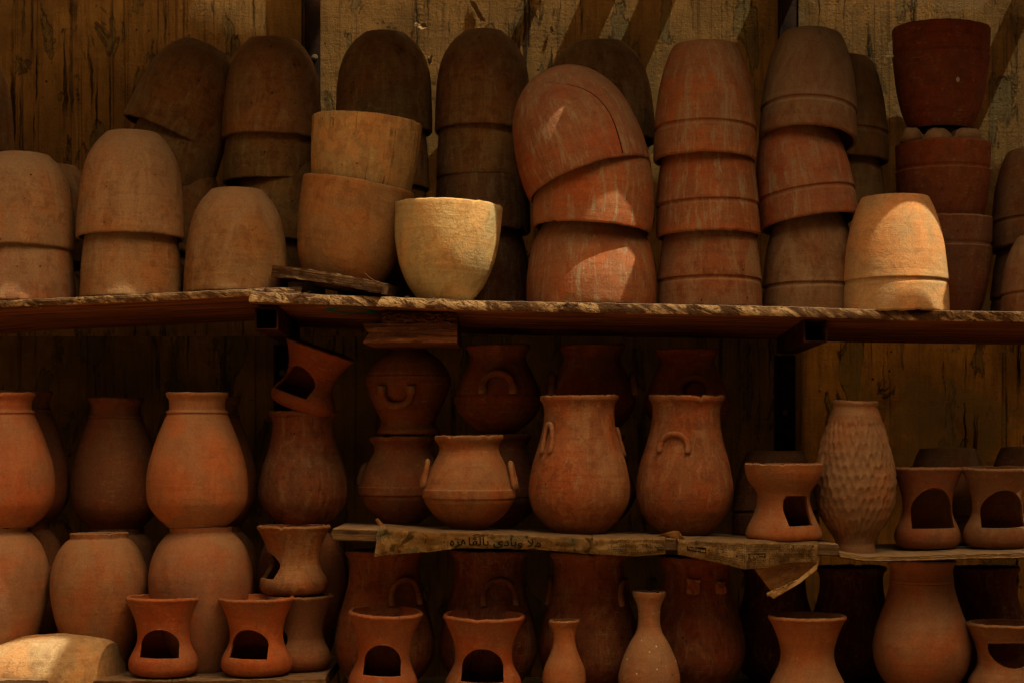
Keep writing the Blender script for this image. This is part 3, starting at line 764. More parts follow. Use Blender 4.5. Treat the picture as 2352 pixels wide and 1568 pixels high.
P('dark banded planter half hidden behind the tipped-back dusty stack, upper of two', 1930, 376, 111, .39, H=240, col=DK, dust=.4, group=FB, kind='banded', mat='clay')
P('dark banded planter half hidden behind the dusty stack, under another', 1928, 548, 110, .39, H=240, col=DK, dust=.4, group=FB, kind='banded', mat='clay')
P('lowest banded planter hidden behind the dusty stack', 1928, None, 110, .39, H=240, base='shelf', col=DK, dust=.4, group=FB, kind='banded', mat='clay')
rp, _, _ = P('dark red banded planter standing upright at the top of the right stack, small white chip', 2162, 68, 111, .36, H=232, tilt=.8, lean=1, col=RED2, dust=.12, inv=False, group=FB, kind='banded', mat='clay', spin=0.)
P('dark red banded upright planter under the clay shards in the right stack', 2166, 332, 108, .34, H=225, col=RED2, dust=.15, inv=False, group=FB, kind='banded', mat='clay', lean=0)
P('dark red upright planter at the bottom of the right stack behind the sunlit pot', 2168, 502, 108, .30, H=None, base='shelf', col=(.24,.09,.045), dust=.35, inv=False, group=FB, kind='banded', mat='clay', lean=0)
P('dark banded planter at the right frame edge, upper of two at the back', 2388, 575, 109, .36, H=228, col=(.22,.1,.045), dust=.3, group=FB, kind='banded', mat='clay', lean=5)
P('dark banded planter at the right frame edge, lower of two at the back', 2386, None, 108, .36, H=228, base='shelf', col=(.22,.1,.045), dust=.3, group=FB, kind='banded', mat='clay')
# chip on the upright red planter
def child_world(o, me, name, mat):
    c = mkobj(name, me, mat, o); c.matrix_parent_inverse = o.matrix_world.inverted(); return c
bpy.context.view_layer.update()
bm = bmesh.new(); p = W(2200, 183, .36-.117); bmesh.ops.create_icosphere(bm, subdivisions=2, radius=.0055, matrix=Matrix.Translation(p) @ Matrix.Diagonal((.8, .6, 1.2, 1)))
child_world(rp, bm_mesh('chip', bm), 'chip', M['chip'])
# shards between the upright planters
def shard(px0, px1, py0, py1, d, label, seed, bev):
    a, b = W(px0, py1, d), W(px1, py0, d); w = b.x-a.x; h = b.z-a.z
    bm = bmesh.new(); pts = [(-w/2, 0), (w/2, 0), (w/2-.002, h*.45), (w/2-bev, h*.96), (-w/2+bev, h), (-w/2+.003, h*.4)]
    F = [bm.verts.new((x, -.03, z)) for x, z in pts]; B = [bm.verts.new((x, .03, z)) for x, z in pts]
    n = len(pts)
    for i in range(n): bm.faces.new((F[i], F[(i+1) % n], B[(i+1) % n], B[i]))
    bm.faces.new(list(reversed(F))); bm.faces.new(B); bmesh.ops.recalc_face_normals(bm, faces=bm.faces)
    bmesh.ops.bevel(bm, geom=bm.edges[:], offset=.003, segments=2, affect='EDGES')
    o = mkobj('clay_shard', bm_mesh('clay_shard', bm), M['clay'], None, (.26,.12,.055,.4)); o.location = ((a.x+b.x)/2, d, a.z); o.rotation_euler = (0, 0, rad(seed*9-8))
    tag(o, label, 'shard', 'clay shards propping the top red planter')
shard(2068, 2118, 297, 328, .31, 'left of the three clay shards under the top red planter', 0, .012)
shard(2116, 2184, 298, 328, .27, 'middle of the three clay shards under the top red planter', 1, .02)
shard(2184, 2248, 298, 328, .28, 'right of the three clay shards under the top red planter', 2, .012)
# crack on the salmon planter: a thin dark line following its surface
crk = [o for o in COL.objects if o.get('label', '').startswith('cracked salmon')][0]
dg = bpy.context.evaluated_depsgraph_get()
def on_surface(o, px, py):
    org = Vector((0, -CAMD, 0)); tgt = W(px, py, .0); mi = o.matrix_world.inverted()
    a = mi @ org; b = mi @ tgt
    ok, loc, nor, _ = o.ray_cast(a, (b-a).normalized())
    return (loc, nor) if ok else None
cp = []
for px, py in [(1262,190),(1285,193),(1310,196),(1335,203),(1358,214),(1375,228),(1390,245),(1402,264),(1412,288),(1420,312),(1426,335),(1430,352)]:
    h = on_surface(crk, px, py)
    if h: cp.append(h[0]+h[1]*.0004+Vector((noise.noise(Vector((px*.3, 0, 0))), 0, noise.noise(Vector((0, px*.3, 0)))))*.0015)
if len(cp) > 3: mkobj('crack', tube_mesh('crack', cp, [.0004+.0011*i/len(cp) for i in range(len(cp))], 6), M['crack'], crk)

# ------------------------------------------------------------------ lower left bay
def Z0(cx, d): return lowL((cx-1176)/1000*sc(d), d)
GN = 'necked vases standing on globe jars'; GG = 'globe jars on the bottom left plank'
VC = (.43,.17,.068)
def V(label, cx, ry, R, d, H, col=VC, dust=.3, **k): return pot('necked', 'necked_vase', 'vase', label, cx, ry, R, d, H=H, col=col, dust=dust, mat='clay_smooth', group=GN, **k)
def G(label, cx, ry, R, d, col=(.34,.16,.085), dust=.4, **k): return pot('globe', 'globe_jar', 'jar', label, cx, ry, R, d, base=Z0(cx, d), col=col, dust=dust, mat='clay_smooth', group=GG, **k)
V('tall necked terracotta vase standing on a globe jar, centre of the lower left bay', 453, 901, 116, .20, 308)
G('round globe jar directly under the central necked vase at lower left', 461, 1209, 120, .20)
V('necked terracotta vase cut by the left frame edge, on a globe jar', 7, 902, 117, .20, 306)
G('round globe jar under the necked vase at the left frame edge', -9, 1207, 120, .20)
G('squat globe jar with open short neck between the two taller vase stacks', 228, 1223, 110, .20)
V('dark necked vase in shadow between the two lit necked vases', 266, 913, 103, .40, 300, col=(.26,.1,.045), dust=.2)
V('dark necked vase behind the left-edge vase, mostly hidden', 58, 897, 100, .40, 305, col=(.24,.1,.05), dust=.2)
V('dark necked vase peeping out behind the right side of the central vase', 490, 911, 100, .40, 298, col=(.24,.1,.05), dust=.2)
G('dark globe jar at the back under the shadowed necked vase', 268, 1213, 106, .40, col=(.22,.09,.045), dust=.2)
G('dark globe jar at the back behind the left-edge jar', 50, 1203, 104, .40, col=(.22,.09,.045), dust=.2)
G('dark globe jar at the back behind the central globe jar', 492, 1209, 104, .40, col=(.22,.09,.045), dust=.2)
pot('tall', 'tall_vase', 'vase', 'dark scuffed tall vase with the tilted burner sitting on its mouth', 696, 943, 103, .33, H=266, col=(.25,.095,.042), dust=.25, mat='clay_mottled', group='tall vases')
G('dark globe jar hidden under the scuffed tall vase, behind the stacked burners', 696, 1209, 104, .34, col=(.2,.08,.04), dust=.2)
BG = 'clay oil burners with cut windows'
def B(label, cx, ry, R, d, H=None, base=None, wins=((.265,.615,.49,0,'arch'),), col=OR, dust=.2, kind='burner', tilt=0, lean=0, mat='clay_smooth', **k):
    return pot(kind, 'oil_burner', 'burner', label, cx, ry, R, d, H=H, base=base, windows=list(wins) if wins else None, col=col, dust=dust, tilt=tilt, lean=lean, mat=mat, group=BG, **k)
B('dark burner tilted to the right on the mouth of the scuffed tall vase', 737, 800, 82, .30, H=150, tilt=19, lean=-3, wins=((.22,.66,.52,-28,'arch'),), col=RED2, dust=.12)
B('scuffed burner with its window turned left, stacked on a darker one', 675, 1206, 84, .19, H=160, wins=((.25,.62,.45,-66,'arch'),), col=(.33,.125,.048), dust=.35, mat='clay_mottled')
B('shadowed burner carrying the scuffed one, window turned left', 688, 1366, 78, .19, base=Z0(688, .19), wins=((.25,.62,.45,-62,'arch'),), col=(.24,.09,.04), dust=.3)
B('orange burner with arched window facing front, left of the pair at lower left', 376, 1369, 86, .095, base=Z0(376, .095))
B('orange burner with arched window turned slightly left, right of the pair at lower left', 589, 1370, 88, .095, base=Z0(589, .095), wins=((.255,.615,.48,-10,'arch'),))
# halved jar lying on its side, bottom left
def halved():
    bm = bmesh.new(); nl = 40; na = 40; L = .36; t = .011
    prof = [(0,.092),(.01,.100),(.06,.112),(.12,.118),(.2,.113),(.28,.098),(.36,.078)]
    O, I = [], []
    for i in range(nl+1):
        x = -L*i/nl; r = interp(prof, -x)
        r *= 1+.01*noise.noise(Vector((x*20, 1, 2)))
        O.append([]); I.append([])
        for k in range(na+1):
            a = math.pi*k/na
            w = 1+.008*noise.noise(Vector((x*14, a*2, 5)))
            for lst, rr in ((O, r*w), (I, r*w-t)): lst[-1].append(bm.verts.new((x, -rr*math.cos(a), rr*math.sin(a)*.93)))
    for a in (O, I):
        for i in range(nl):
            for k in range(na): bm.faces.new((a[i][k], a[i+1][k], a[i+1][k+1], a[i][k+1]))
    for i in range(nl):
        bm.faces.new((O[i][0], O[i+1][0], I[i+1][0], I[i][0])); bm.faces.new((O[i][na], O[i+1][na], I[i+1][na], I[i][na]))
    for k in range(na): bm.faces.new((O[nl][k], O[nl][k+1], I[nl][k+1], I[nl][k]))
    # base disc
    c = [O[0][k] for k in range(na+1)]; bm.faces.new(c)
    bmesh.ops.recalc_face_normals(bm, faces=bm.faces)
    me = bm_mesh('halved_jar', bm); sharp_by_angle(me, 50)
    o = mkobj('halved_jar', me, M['clay_mottled'], None, (.56,.38,.20,.2))
    o.location = W(258, 1561, .102)+Vector((0, 0, .002)); o.rotation_euler = (0, rad(-1.5), rad(-11))
    tag(o, 'broken half of a pale jar lying on its side at the bottom left corner', 'jar')
halved()

# ------------------------------------------------------------------ middle right shelf
def ZM(cx, d): return (midZ((cx-1176)/1000*sc(d), d) if cx < 1915 else thinZ((cx-1176)/1000*sc(d), d))+(.003 if cx < 1890 else .0005)
GT = 'tall vases with small lug handles'; GH = 'round handled pots'
def H_(label, cx, ry, R, d, H=None, base=None, inv=False, col=(.32,.125,.052), dust=.35, handles=None, mat='clay', **k):
    return pot('handled', 'handled_pot', 'pot', label, cx, ry, R, d, H=H, base=base, inv=inv, col=col, dust=dust, mat=mat, group=GH, handles=handles, **k)
def ear(ang): return (ang, .40, 15, 62, 8, dict(out=.016))
H_('round two-handled pot with a raised band, left end of the newspaper shelf', 1077, 1000, 108, .125, base=ZM(1077, .125), handles=[(-82, .46, 14, 58, 6, dict(out=.013)), (80, .44, 14, 58, 6, dict(out=.013))])
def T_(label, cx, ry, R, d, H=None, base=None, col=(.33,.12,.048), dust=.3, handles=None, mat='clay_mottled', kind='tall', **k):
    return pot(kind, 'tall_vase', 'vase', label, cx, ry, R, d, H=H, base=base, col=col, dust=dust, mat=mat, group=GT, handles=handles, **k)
T_('tall smooth vase with a lug handle on its left side, on the newspaper shelf', 1330, 908, 118, .13, base=ZM(1330, .13), handles=[(-50, .585, 14, 66, 5.5, dict(out=.007)), (104, .56, 14, 62, 5.5, dict(out=.005))])
T_('tall scuffed vase with an arched handle facing front, right of the smooth one', 1577, 907, 113, .155, base=ZM(1577, .155), lean=-2, tilt=1.2, col=(.32,.105,.042), dust=.25, handles=[(-22, .60, 33, 42, 6.5, dict(out=.006)), (150, .60, 33, 42, 6.5, dict(out=.006))])
B('bell-shaped burner with a square window, on the right end of the newspaper', 1800, 1064, 90, .075, base=ZM(1800, .075), kind='burner_bowl', wins=((.19,.585,.36,22,'square'),), col=(.34,.13,.052), dust=.4)
pot('carved', 'carved_vase', 'vase', 'gourd-shaped vase carved all over with rows of scalloped dimples', 1964, 921, 95, .13, base=ZM(1964, .13), col=(.34,.18,.095), dust=.5, mat='clay_smooth', wall=.008)
B('dark burner with arched window between the carved vase and the right-edge burner', 2130, 1073, 80, .20, base=ZM(2130, .20), wins=((.26,.76,.58,4,'arch'),), col=(.29,.11,.05), dust=.4)
B('burner with arched window at the right frame edge, on the thin board', 2292, 1073, 82, .17, base=ZM(2292, .17), wins=((.27,.74,.58,2,'arch'),), col=(.30,.12,.055), dust=.45, lean=-2)
# back of that shelf
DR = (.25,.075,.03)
def arch(ang): return [(ang, .45, 34, 46, 9), (ang+180, .45, 34, 46, 9)]
H_('dark handled pot upside down on another at the left of the middle bay', 938, 997, 97, .36, H=200, inv=True, col=(.26,.085,.035), dust=.15, handles=arch(14))
H_('dark handled pot right way up beneath the upside-down one', 925, 1003, 103, .36, base=ZM(925, .36), col=(.24,.085,.038), dust=.2, handles=[(60, .45, 30, 44, 8), (240, .45, 30, 44, 8)])
H_('dark handled pot with front arch handle, raised behind the two-handled pot', 1144, 793, 100, .37, H=205, col=DR, dust=.12, handles=arch(0))
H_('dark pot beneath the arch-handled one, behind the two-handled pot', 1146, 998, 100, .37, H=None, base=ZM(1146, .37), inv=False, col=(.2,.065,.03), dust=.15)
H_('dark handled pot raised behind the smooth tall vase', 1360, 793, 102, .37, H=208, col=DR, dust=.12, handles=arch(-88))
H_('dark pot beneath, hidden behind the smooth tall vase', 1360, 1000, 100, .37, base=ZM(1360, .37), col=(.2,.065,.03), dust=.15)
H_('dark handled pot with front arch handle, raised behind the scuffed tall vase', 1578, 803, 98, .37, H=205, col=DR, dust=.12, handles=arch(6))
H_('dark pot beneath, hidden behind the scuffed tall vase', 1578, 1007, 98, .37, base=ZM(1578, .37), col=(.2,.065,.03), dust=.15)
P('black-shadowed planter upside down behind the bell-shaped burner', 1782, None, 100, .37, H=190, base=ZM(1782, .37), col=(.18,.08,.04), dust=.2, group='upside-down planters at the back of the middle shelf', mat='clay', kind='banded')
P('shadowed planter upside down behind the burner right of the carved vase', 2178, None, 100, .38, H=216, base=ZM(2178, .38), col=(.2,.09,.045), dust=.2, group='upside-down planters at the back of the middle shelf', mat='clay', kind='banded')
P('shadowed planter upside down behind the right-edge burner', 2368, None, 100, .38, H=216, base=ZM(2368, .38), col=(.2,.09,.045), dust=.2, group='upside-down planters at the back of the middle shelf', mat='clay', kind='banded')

# ------------------------------------------------------------------ below the newspaper shelf
def ZR(cx, d): return lowR((cx-1176)/1000*sc(d), d)
def lugs(ang, w=38, h=58): return [(ang, .62, w, h, 6.5, dict(out=.006)), (ang+180, .62, w, h, 6.5, dict(out=.006))]
T_('large dark vase with arch handle at right, leftmost under the newspaper shelf', 882, 1262, 116, .25, base=ZR(882, .25), col=(.26,.08,.032), dust=.16, handles=lugs(38))
T_('large dark vase with arch handle facing front, second under the newspaper shelf', 1122, 1262, 113, .25, base=ZR(1122, .25), col=(.26,.08,.032), dust=.16, handles=lugs(18))
T_('large vase with handle in profile at right, third under the newspaper shelf', 1352, 1266, 115, .25, base=ZR(1352, .25), col=(.26,.08,.032), dust=.16, handles=lugs(74))
tv, TP, TH = T_('large scuffed vase with two broken handle stubs, under the right of the newspaper', 1600, 1276, 112, .25, base=ZR(1600, .25), col=(.26,.08,.032), dust=.16)
# broken handle stubs
bpy.context.view_layer.update()
for k, (px, py, r) in enumerate([(1594,1347,.0155), (1653,1349,.0125)]):
    h = on_surface(tv, px, py)
    if not h: continue
    bm = bmesh.new(); bmesh.ops.create_cube(bm, size=1)
    bmesh.ops.subdivide_edges(bm, edges=bm.edges[:], cuts=3, use_grid_fill=True)
    for v in bm.verts:
        q = v.co.copy(); v.co = Vector((q.x*r*2, q.y*r*1.1, q.z*r*2.2))+Vector((noise.noise(q*3+Vector((k, 0, 0))), noise.noise(q*3+Vector((0, 5+k, 0))), noise.noise(q*3+Vector((0, 0, 9)))))*r*.35
    me = bm_mesh('handle_stub', bm, False)
    mo = mkobj('handle_stub', me, M['clay_smooth'], tv, (.40,.11,.04,.1))
    R3 = h[1].to_track_quat('-Y', 'Z').to_matrix().to_4x4(); mo.matrix_local = Matrix.Translation(h[0]) @ R3
B('orange burner with rim tipped forward, left of the two under the newspaper shelf', 886, 1402, 86, .085, base=ZR(886, .085), tilt=2.5, lean=-4, wins=((.30,.66,.47,0,'arch'),))
B('orange burner with wide arched window, right of the two under the newspaper shelf', 1112, 1410, 93, .085, base=ZR(1112, .085), tilt=.5, lean=-3, wins=((.25,.64,.49,-2,'arch'),))
pot('bottle_small', 'bottle_vase', 'vase', 'small slender bottle vase, shorter of the two at bottom centre', 1296, 1423, 49, .07, base=ZR(1296, .07), col=(.36,.14,.06), dust=.45, mat='clay_smooth', wall=.005, group='slender bottle vases')
bt, _, _ = pot('bottle', 'bottle_vase', 'vase', 'taller long-necked bottle vase flecked with white splashes and a chipped lip', 1491, 1357, 70, .07, base=ZR(1491, .07), col=(.36,.165,.085), dust=.4, mat='clay_splashed', wall=.005, group='slender bottle vases')
B('wide hourglass burner with no window showing, below the newspaper flap', 1854, 1412, 91, .09, base=ZR(1854, .09), wins=None, kind='hourglass', col=(.36,.13,.05), dust=.35, lean=-1)
pot('swollen', 'swollen_vase', 'vase', 'large orange pear-shaped vase with ringed neck under the thin board', 2117, 1284, 113, .15, base=ZR(2117, .15), col=(.40,.17,.07), dust=.3, mat='clay_smooth')
B('burner with a cup-shaped opening, cut by the bottom right corner', 2312, 1429, 94, .10, base=ZR(2312, .10), wins=((.42,.80,.60,4,'cup'),), kind='burner', col=(.33,.125,.052), dust=.4)
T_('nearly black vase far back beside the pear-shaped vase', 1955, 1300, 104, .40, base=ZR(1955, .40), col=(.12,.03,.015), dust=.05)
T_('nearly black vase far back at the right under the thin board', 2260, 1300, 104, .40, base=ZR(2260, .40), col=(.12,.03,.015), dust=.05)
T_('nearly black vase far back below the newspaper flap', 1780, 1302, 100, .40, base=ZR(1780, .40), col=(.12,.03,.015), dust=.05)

# ------------------------------------------------------------------ newspaper
AR = {}
for cp_ in range(0xFE80, 0xFEFD):
    dec = unicodedata.decomposition(chr(cp_)).split()
    if len(dec) >= 2: AR.setdefault(''.join(chr(int(x, 16)) for x in dec[1:]), {})[dec[0]] = chr(cp_)
def shape(txt):
    """join Arabic letters with presentation forms and put them in visual order"""
    txt = txt.replace('لا', '\uE000'); AR['\uE000'] = AR.get('لا', {})
    out = []
    for i, ch in enumerate(txt):
        f = AR.get(ch)
        if not f: out.append(ch); continue
        pv = AR.get(txt[i-1]) if i else None; nx = AR.get(txt[i+1]) if i+1 < len(txt) else None
        jp = bool(pv and '<initial>' in pv); jn = bool(nx and '<initial>' in f)
        k = '<medial>' if jp and jn else '<final>' if jp else '<initial>' if jn else '<isolated>'
        out.append(f.get(k) or f.get('<isolated>') or ch)
    return ''.join(reversed(out))
TXTC = {}
def textmesh(body, size, width=None, align='LEFT'):
    key = (body, size, width)
    c = bpy.data.curves.new('t', 'FONT'); c.body = body; c.size = size; c.resolution_u = 1; c.fill_mode = 'FRONT'; c.offset = .012
    o = bpy.data.objects.new('t', c); COL.objects.link(o); bpy.context.view_layer.update()
    me = bpy.data.meshes.new_from_object(o.evaluated_get(bpy.context.evaluated_depsgraph_get()))
    bpy.data.objects.remove(o); bpy.data.curves.remove(c)
    return me

class Sheet:
    """paper lying on the board, bent over its front edge and hanging down; (px, t) -> point"""
    def __init__(s, top, bot, seed, back=.16):
        s.top, s.bot, s.seed, s.back = top, bot, seed, back
    def at(s, px, t, off=0.):
        pt = interp(s.top, px); pb = interp(s.bot, px); w = Vector((px*.018, s.seed, t*2))
        wr = noise.fractal(w, .8, 2.1, 4)*.007
        if t < 0:    # on top of the board
            y = -.006-t*s.back*1.0; y = max(-.006, y)
            b = W(px, pt, -.006); z = b.z+.0015+.0015*noise.noise(Vector((px*.03, t*6, s.seed+4)))+.010*max(0, -t)*0
            return Vector((b.x, y-.0, z+off))
        f = min(1, t/.12)
        y = -.006-.007*math.sin(f*math.pi/2)-.004*t+wr*min(1, t*3)+.012*t*t
        q = W(px, pt+(pb-pt)*t, -.006)
        return Vector((q.x, y-off, q.z-(0 if t > .12 else 0)))
    def mesh(s, x0, x1, name, mat, parent=None, hole=None):
        n = int((x1-x0)/3.); ts = [-1, -.8, -.6, -.45, -.3, -.2, -.1, -.04, 0, .02, .05, .08, .12, .18, .25, .33, .42, .5, .6, .7, .8, .9, 1.]
        bm = bmesh.new(); g = []
        for i in range(n+1):
            px = x0+(x1-x0)*i/n
            e0 = 5*noise.noise(Vector((s.seed, 0, 0)))
            row = []
            for t in ts:
                dx = 0
                if i == 0 or i == n: dx = 2.5*noise.noise(Vector((t*5, s.seed, i)))
                row.append(bm.verts.new(s.at(px+dx+(t*-8 if (i == 0 and s.seed == 1) else 0), t if t < 1 else 1-.05*abs(noise.noise(Vector((px*.1, s.seed, 1)))))))
            g.append(row)
        for i in range(n):
            for k in range(len(ts)-1):
                bm.faces.new((g[i][k], g[i][k+1], g[i+1][k+1], g[i+1][k]))
        bmesh.ops.solidify(bm, geom=bm.faces[:], thickness=.0008)
        bmesh.ops.recalc_face_normals(bm, faces=bm.faces)
        return mkobj(name, bm_mesh(name, bm), mat, parent)
    def lay(s, me, px, t, pxscale, name, mat, parent, rot=0.):
        """wrap a flat text mesh on the hanging front: 1 unit of text = pxscale photo pixels"""
        for v in me.vertices:
            x, y = v.co.x*pxscale, v.co.y*pxscale
            X = px+x; pt = interp(s.top, X); pb = interp(s.bot, X)
            py = pt+(pb-pt)*t-y
            v.co = s.at(X, (py-pt)/(pb-pt), .0012)
        me.materials.clear()
        return mkobj(name, me, mat, parent)
T1 = [(865,1211),(878,1210.5),(1015,1220),(1137,1223),(1320,1230.5),(1345,1231),(1498,1233),(1545,1234)]
B1 = [(860,1278),(903,1273),(990,1266.5),(1049,1258),(1137,1259),(1235,1261),(1320,1269),(1455,1277),(1535,1271),(1560,1271)]
T2 = [(1540,1235),(1576,1236),(1697,1240),(1879,1245),(1890,1245)]
B2 = [(1540,1271),(1552,1271.5),(1656,1293),(1710,1307),(1764,1303),(1812,1292),(1890,1290)]
s1 = Sheet(T1, B1, 1, .15); s2 = Sheet(T2, B2, 2, .15)
poster = s1.mesh(868, 1358, 'paper_wrap', M['paper_poster']); tag(poster, 'stained greenish poster paper with large Arabic lettering wrapped over the plank', 'paper')
news1 = s1.mesh(1361, 1528, 'newspaper_sheet', M['paper']); tag(news1, 'yellowed newspaper strip in the middle of the plank, left of the tear', 'newspaper')
news2 = s2.mesh(1556, 1878, 'newspaper_sheet', M['paper']); tag(news2, 'yellowed newspaper sheet drooping below the plank at its right end', 'newspaper')
def joined(meshes, name, mat, parent):
    bm = bmesh.new()
    for m_ in meshes: bm.from_mesh(m_)
    return mkobj(name, bm_mesh(name, bm, False), mat, parent)
def laid(sheet, body, size, px, t, maxw=None):
    me = textmesh(body, 1.)
    if not me.vertices: return None
    x0 = min(v.co.x for v in me.vertices); x1 = max(v.co.x for v in me.vertices)
    k = size; kx = size if not maxw else min(size*1.3, maxw/(x1-x0))
    for v in me.vertices:
        X = px+(v.co.x-x0)*kx; pt = interp(sheet.top, X); pb = interp(sheet.bot, X)
        tt = t+(-v.co.y*k)/(pb-pt)
        v.co = sheet.at(X, min(.985, max(.02, tt)), .0012)
    me.materials.clear(); return me
m_ = laid(s1, shape('ملا وبادى بالقاهره :'), 26, 1018, .80, 225)
joined([m_], 'large_lettering', M['ink'], poster)
LINES = ['مطلوب عمال مصنع', 'ملابس جاهزة بالشرقية', 'سائقين ونجارين', 'الاسهم الورقية وعلم', 'شركة مصر المقاصة', 'والحفظ المركزى', 'مطلوب مؤسسة صحفية', 'مندوبين ومحررات', 'مندوبات وعلاقات عامة', 'لمصنع ملابس جاهزة', 'خبرة لا تقل عن', 'شهرة بالقاهرة', 'محاسبين وكتبة', 'شركة سياحة كبرى', 'بين فتح المظاريف', '٢٦٠٠١٩ - ٢٦٣٤٥٥', 'ظهر الجمعة القادم', 'فى محطات التليفزيون']
LINES = [shape(x) for x in LINES]
def column(sheet, x0, x1, ta, tb, rows, seed):
    rnd = random.Random(seed); out = []
    for r in range(rows):
        t = ta+(tb-ta)*(r+.7)/rows
        wd = (x1-x0)*(1 if rnd.random() < .75 else rnd.uniform(.45, .8))
        m2 = laid(sheet, rnd.choice(LINES), 5.6, x1-wd, t, wd)
        if m2: out.append(m2)
    return out
ms = []
for k, (a, b) in enumerate([(1408,1448),(1452,1496),(1500,1524)]): ms += column(s1, a, b, .10, .92, 8, k)
NEWS1MS = ms
ms = []
def rule(sheet, xa, ta, xb, tb, w=.6):
    bm = bmesh.new(); n = 14; L = []
    for i in range(n+1):
        x = xa+(xb-xa)*i/n; t = ta+(tb-ta)*i/n
        if abs(xb-xa) > 4: L.append((bm.verts.new(sheet.at(x, t-.008, .0012)), bm.verts.new(sheet.at(x, t+.012, .0012))))
        else: L.append((bm.verts.new(sheet.at(x-w/2, t, .0012)), bm.verts.new(sheet.at(x+w/2, t, .0012))))
    for p, q in zip(L, L[1:]): bm.faces.new((p[0], p[1], q[1], q[0]))
    return bm_mesh('rule', bm, False)
for k, (a, b, ta, tb, rows) in enumerate([(1580,1624,.08,.30,3),(1626,1668,.08,.9,9),(1672,1706,.08,.9,10),(1712,1764,.08,.40,5),(1714,1762,.66,.95,4),(1768,1810,.08,.9,9),(1815,1868,.10,.85,7)]):
    ms += column(s2, a, b, ta, tb, rows, 20+k)
for x in (1669, 1709, 1766, 1812): ms.append(rule(s2, x, .04, x, .95))
for (x, t) in ((1819,.17),(1864,.17),(1800,.5),(1855,.62),(1690,.55)):   # small square bullets
    bm = bmesh.new(); vs = [bm.verts.new(s2.at(x+dx, t+dt, .0013)) for dx, dt in ((0, 0), (3, 0), (3, .06), (0, .06))]; bm.faces.new(vs); ms.append(bm_mesh('b', bm, False))
joined(ms, 'newsprint_text', M['ink'], news2)
joined(NEWS1MS+[rule(s1, x, .05, x, .97) for x in (1405, 1450, 1498)]+[rule(s1, 1406, .66, 1448, .66)], 'newsprint_text', M['ink'], news1)
def label_box(sheet, xa, xb, ta, tb, text, size, parent, tx, tt, mw, second=None):
    bm = bmesh.new(); g = [[bm.verts.new(sheet.at(xa+(xb-xa)*i/14, ta+(tb-ta)*j/5, .0013)) for j in range(6)] for i in range(15)]
    for i in range(14):
        for j in range(5): bm.faces.new((g[i][j], g[i][j+1], g[i+1][j+1], g[i+1][j]))
    lb = mkobj('printed_box', bm_mesh('printed_box', bm, False), M['ink'], parent)
    old = Sheet.at
    parts = []
    for (tx_, t_, st, sz, w_) in [(tx, tt, text, size, mw)]+(second or []):
        m3 = laid(sheet, st, sz, tx_, t_, w_)
        for v in m3.vertices: v.co.y -= .0009
        parts.append(m3)
    joined(parts, 'printed_word', M['paperwhite'], lb)
label_box(s2, 1577, 1621, .40, .66, 'PanExpress', 11, news2, 1579, .60, 40)
label_box(s2, 1718, 1758, .44, .62, shape('مستشفى مميز باسعام'), 9, news2, 1721, .53, 34, [(1722, .60, shape('للبيع والايجار فورا'), 7, 32)])
joined([laid(s1, 'Agenzia di', 7.5, 1503, .60, 24), laid(s1, 'richieste', 7.5, 1508, .76, 20)], 'latin_words', M['ink'], news1)
# curled torn scraps and the folded flap below
def patch(pts, name, mat, parent, thick=.0008, wr=.003):
    bm = bmesh.new(); vs = [bm.verts.new(W(a, b, c)) for a, b, c in pts]; bm.faces.new(vs)
    bmesh.ops.triangulate(bm, faces=bm.faces[:]); bmesh.ops.subdivide_edges(bm, edges=bm.edges[:], cuts=5, use_grid_fill=True)
    for v in bm.verts: v.co += Vector((0, noise.fractal(v.co*45, .8, 2, 3)*wr, noise.noise(v.co*60)*wr*.3))
    bmesh.ops.solidify(bm, geom=bm.faces[:], thickness=thick)
    return mkobj(name, bm_mesh(name, bm), mat, parent)
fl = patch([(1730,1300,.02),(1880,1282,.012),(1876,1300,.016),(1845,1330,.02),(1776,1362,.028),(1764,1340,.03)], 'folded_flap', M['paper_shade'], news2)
patch([(1759.5,1361,.004),(1777,1374,.004),(1838,1338,.002),(1876,1308,0),(1882,1278,-.004),(1874,1296,-.002),(1835,1328,.002),(1790,1352,.004)], 'rolled_edge', M['paper'], news2, wr=.0015)
ft = []
for r in range(7):
    m4 = textmesh(LINES[(r*5+3) % len(LINES)], 1.)
    if not m4.vertices: continue
    xa = min(v.co.x for v in m4.vertices); xb = max(v.co.x for v in m4.vertices); kx = 42/(xb-xa)
    for v in m4.vertices:
        lx = (v.co.x-xa)*kx; ly = v.co.y*4.2
        X = 1800+lx*.93-r*2.5+ly*.3; Y = 1304+r*6.0-lx*.22-ly*.95
        v.co = W(X, Y, .010)
    ft.append(m4)
joined(ft, 'newsprint_text', M['ink'], news2)
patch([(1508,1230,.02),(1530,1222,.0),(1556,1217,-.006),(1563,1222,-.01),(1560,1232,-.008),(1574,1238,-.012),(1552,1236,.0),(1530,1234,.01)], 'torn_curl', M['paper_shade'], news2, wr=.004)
patch([(862,1192,.05),(868,1189,.03),(876,1199,.004),(884,1206,-.004),(880,1214,-.012),(872,1210,.0)], 'torn_curl', M['paper_shade'], poster, wr=.004)

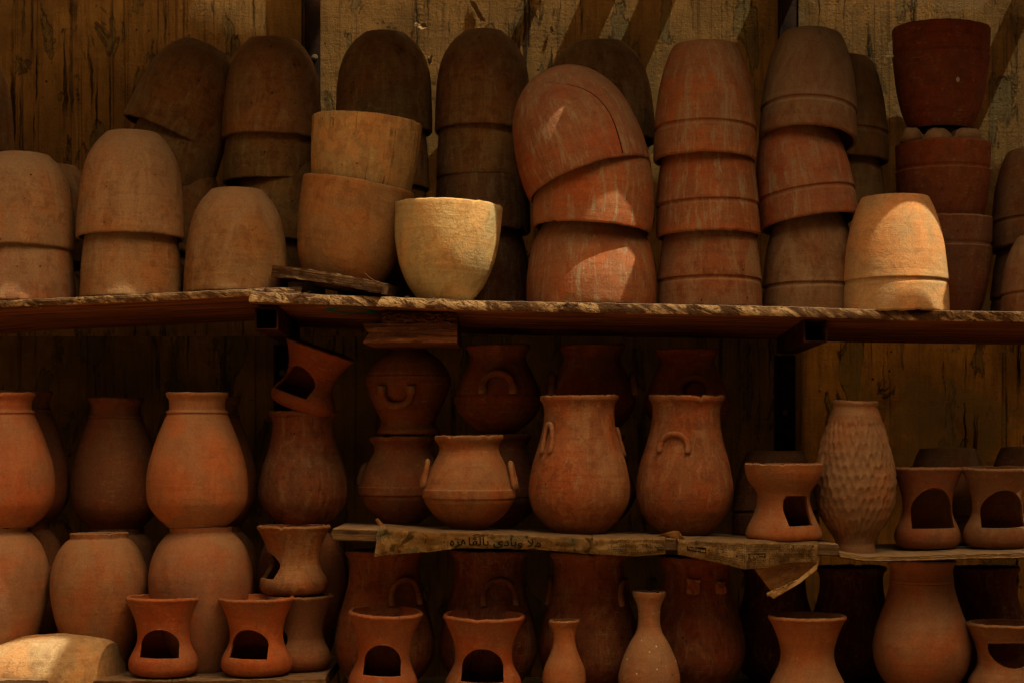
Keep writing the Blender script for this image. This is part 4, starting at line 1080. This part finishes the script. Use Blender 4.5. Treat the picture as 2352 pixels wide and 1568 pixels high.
# ------------------------------------------------------------------ board awning overhead (out of frame, throws the bars and slits of sun)
A_, B_ = .22, .43         # the sun's slope towards the viewer and towards the right, per metre of height
ZC = 1.3; ZH = 2.9
def QX(xp, q, h): return Vector((xp+B_*h, q-A_*h, h))
aw = bpy.data.objects.new('awning', None); COL.objects.link(aw); aw.location = (0, .3, ZC)
tag(aw, 'weathered board awning over the top of the shelves, out of the picture above', 'awning')
shd = bpy.data.objects.new('sun_blocker', None); COL.objects.link(shd); shd.location = (0, -.9, ZH)
tag(shd, 'added sun blocker of loose boards high above the awning, out of the picture', 'awning')
def deck(pts, name, h=ZC, par=None, z=0.):
    par = par or aw
    bm = bmesh.new(); f = bm.faces.new([bm.verts.new(QX(a, b, h)+Vector((0, 0, z))-par.location) for a, b in pts])
    r = bmesh.ops.extrude_face_region(bm, geom=[f])
    for v in [e for e in r['geom'] if isinstance(e, bmesh.types.BMVert)]: v.co.z += .012
    bmesh.ops.recalc_face_normals(bm, faces=bm.faces)
    return mkobj(name, bm_mesh(name, bm, False), M['wood_grey'], par)
QB = [(-3.2,.113),(-.76,.121),(-.49,.121),(-.485,.130),(-.20,.180),(-.195,.086),(-.065,.104),(.0,.129),(.115,.146),(.12,.088),(.50,.088),(.505,.105),(.86,.188),(.865,.095),(2.4,.095)]
QW = [(2.4,.655),(.16,.675),(-.93,.685),(-3.2,.70)]
deck(QB+QW, 'roof_board')
def qf(x): return interp([(-3.2,.096),(-1.4,.1035),(-.742,.1105),(-.738,.0675),(-.73,.0675),(.78,.0607),(.84,.069),(2.4,.068)], x)
deck([(x, qf(x)) for x in (-3.2,-1.4,-.742,-.738,-.73,.78,.84,2.4)]+[(2.4,-.012),(-.832,-.012),(-.832,.006),(-3.2,.006)], 'roof_board')
# added unseen boards block sun below and at left wall, gap over lying jar
deck([(-3.2,.03),(-1.16,.03),(-1.16,-.34),(-3.2,-.34)], 'sun_blocker_board', ZH, shd)
deck([(-1.158,.03),(-.83,.03),(-.83,-.03),(-.90,-.004),(-1.158,.006)], 'sun_blocker_board', ZH, shd)
deck([(-1.158,-.20),(-.87,-.20),(-.87,-.34),(-1.158,-.34)], 'sun_blocker_board', ZH, shd)
deck([(-.828,.03),(2.4,.03),(2.4,-.34),(-.828,-.34)], 'sun_blocker_board', ZH, shd)
deck([(-3.2,.66),(-1.32,.66),(-1.31,.80),(-.95,.77),(-.935,.66),(-.93,.86),(-3.2,.86)][0:1]+[(-.935,.66),(-.935,.76),(-1.3,.785),(-1.32,.86),(-3.2,.86)], 'sun_blocker_board', ZH, shd)
for xa, xb, q1 in [(-.435,-.405,.90),(-.30,-.215,.90),(-.15,-.06,.90),(.145,.24,.90),(.80,.86,.80)]:
    deck([(xa,.60),(xb,.60),(xb+.012,q1),(xa+.012,q1)], 'rafter', ZC, aw, .014)

# ------------------------------------------------------------------ light
Ld = Vector((B_, -A_, 1)).normalized()
sun = bpy.data.lights.new('sun', 'SUN'); so = bpy.data.objects.new('sun', sun); COL.objects.link(so)
sun.energy = 5.0; sun.angle = rad(.45); sun.color = (1, .90, .64)
so.rotation_euler = Ld.to_track_quat('Z', 'Y').to_euler(); so.location = (2, -2, 6)
w = bpy.data.worlds.new('World'); S.world = w; w.use_nodes = True
nt = w.node_tree; bg = nt.nodes['Background']
sky = nt.nodes.new('ShaderNodeTexSky'); sky.sky_type = 'NISHITA'; sky.sun_disc = False
sky.sun_elevation = math.asin(Ld.z); sky.sun_rotation = math.atan2(Ld.x, Ld.y)
sky.dust_density = 4; sky.air_density = 1
mx = nt.nodes.new('ShaderNodeMix'); mx.data_type = 'RGBA'; mx.blend_type = 'MULTIPLY'; mx.inputs[0].default_value = 1
nt.links.new(sky.outputs[0], mx.inputs[6]); mx.inputs[7].default_value = (3.1, 1.95, .88, 1)
nt.links.new(mx.outputs[2], bg.inputs[0]); bg.inputs[1].default_value = .15
S.view_settings.view_transform = 'Standard'; S.view_settings.look = 'None'; S.view_settings.exposure = 0; S.view_settings.gamma = 1
S.render.engine = 'CYCLES'; S.cycles.max_bounces = 4; S.cycles.diffuse_bounces = 1
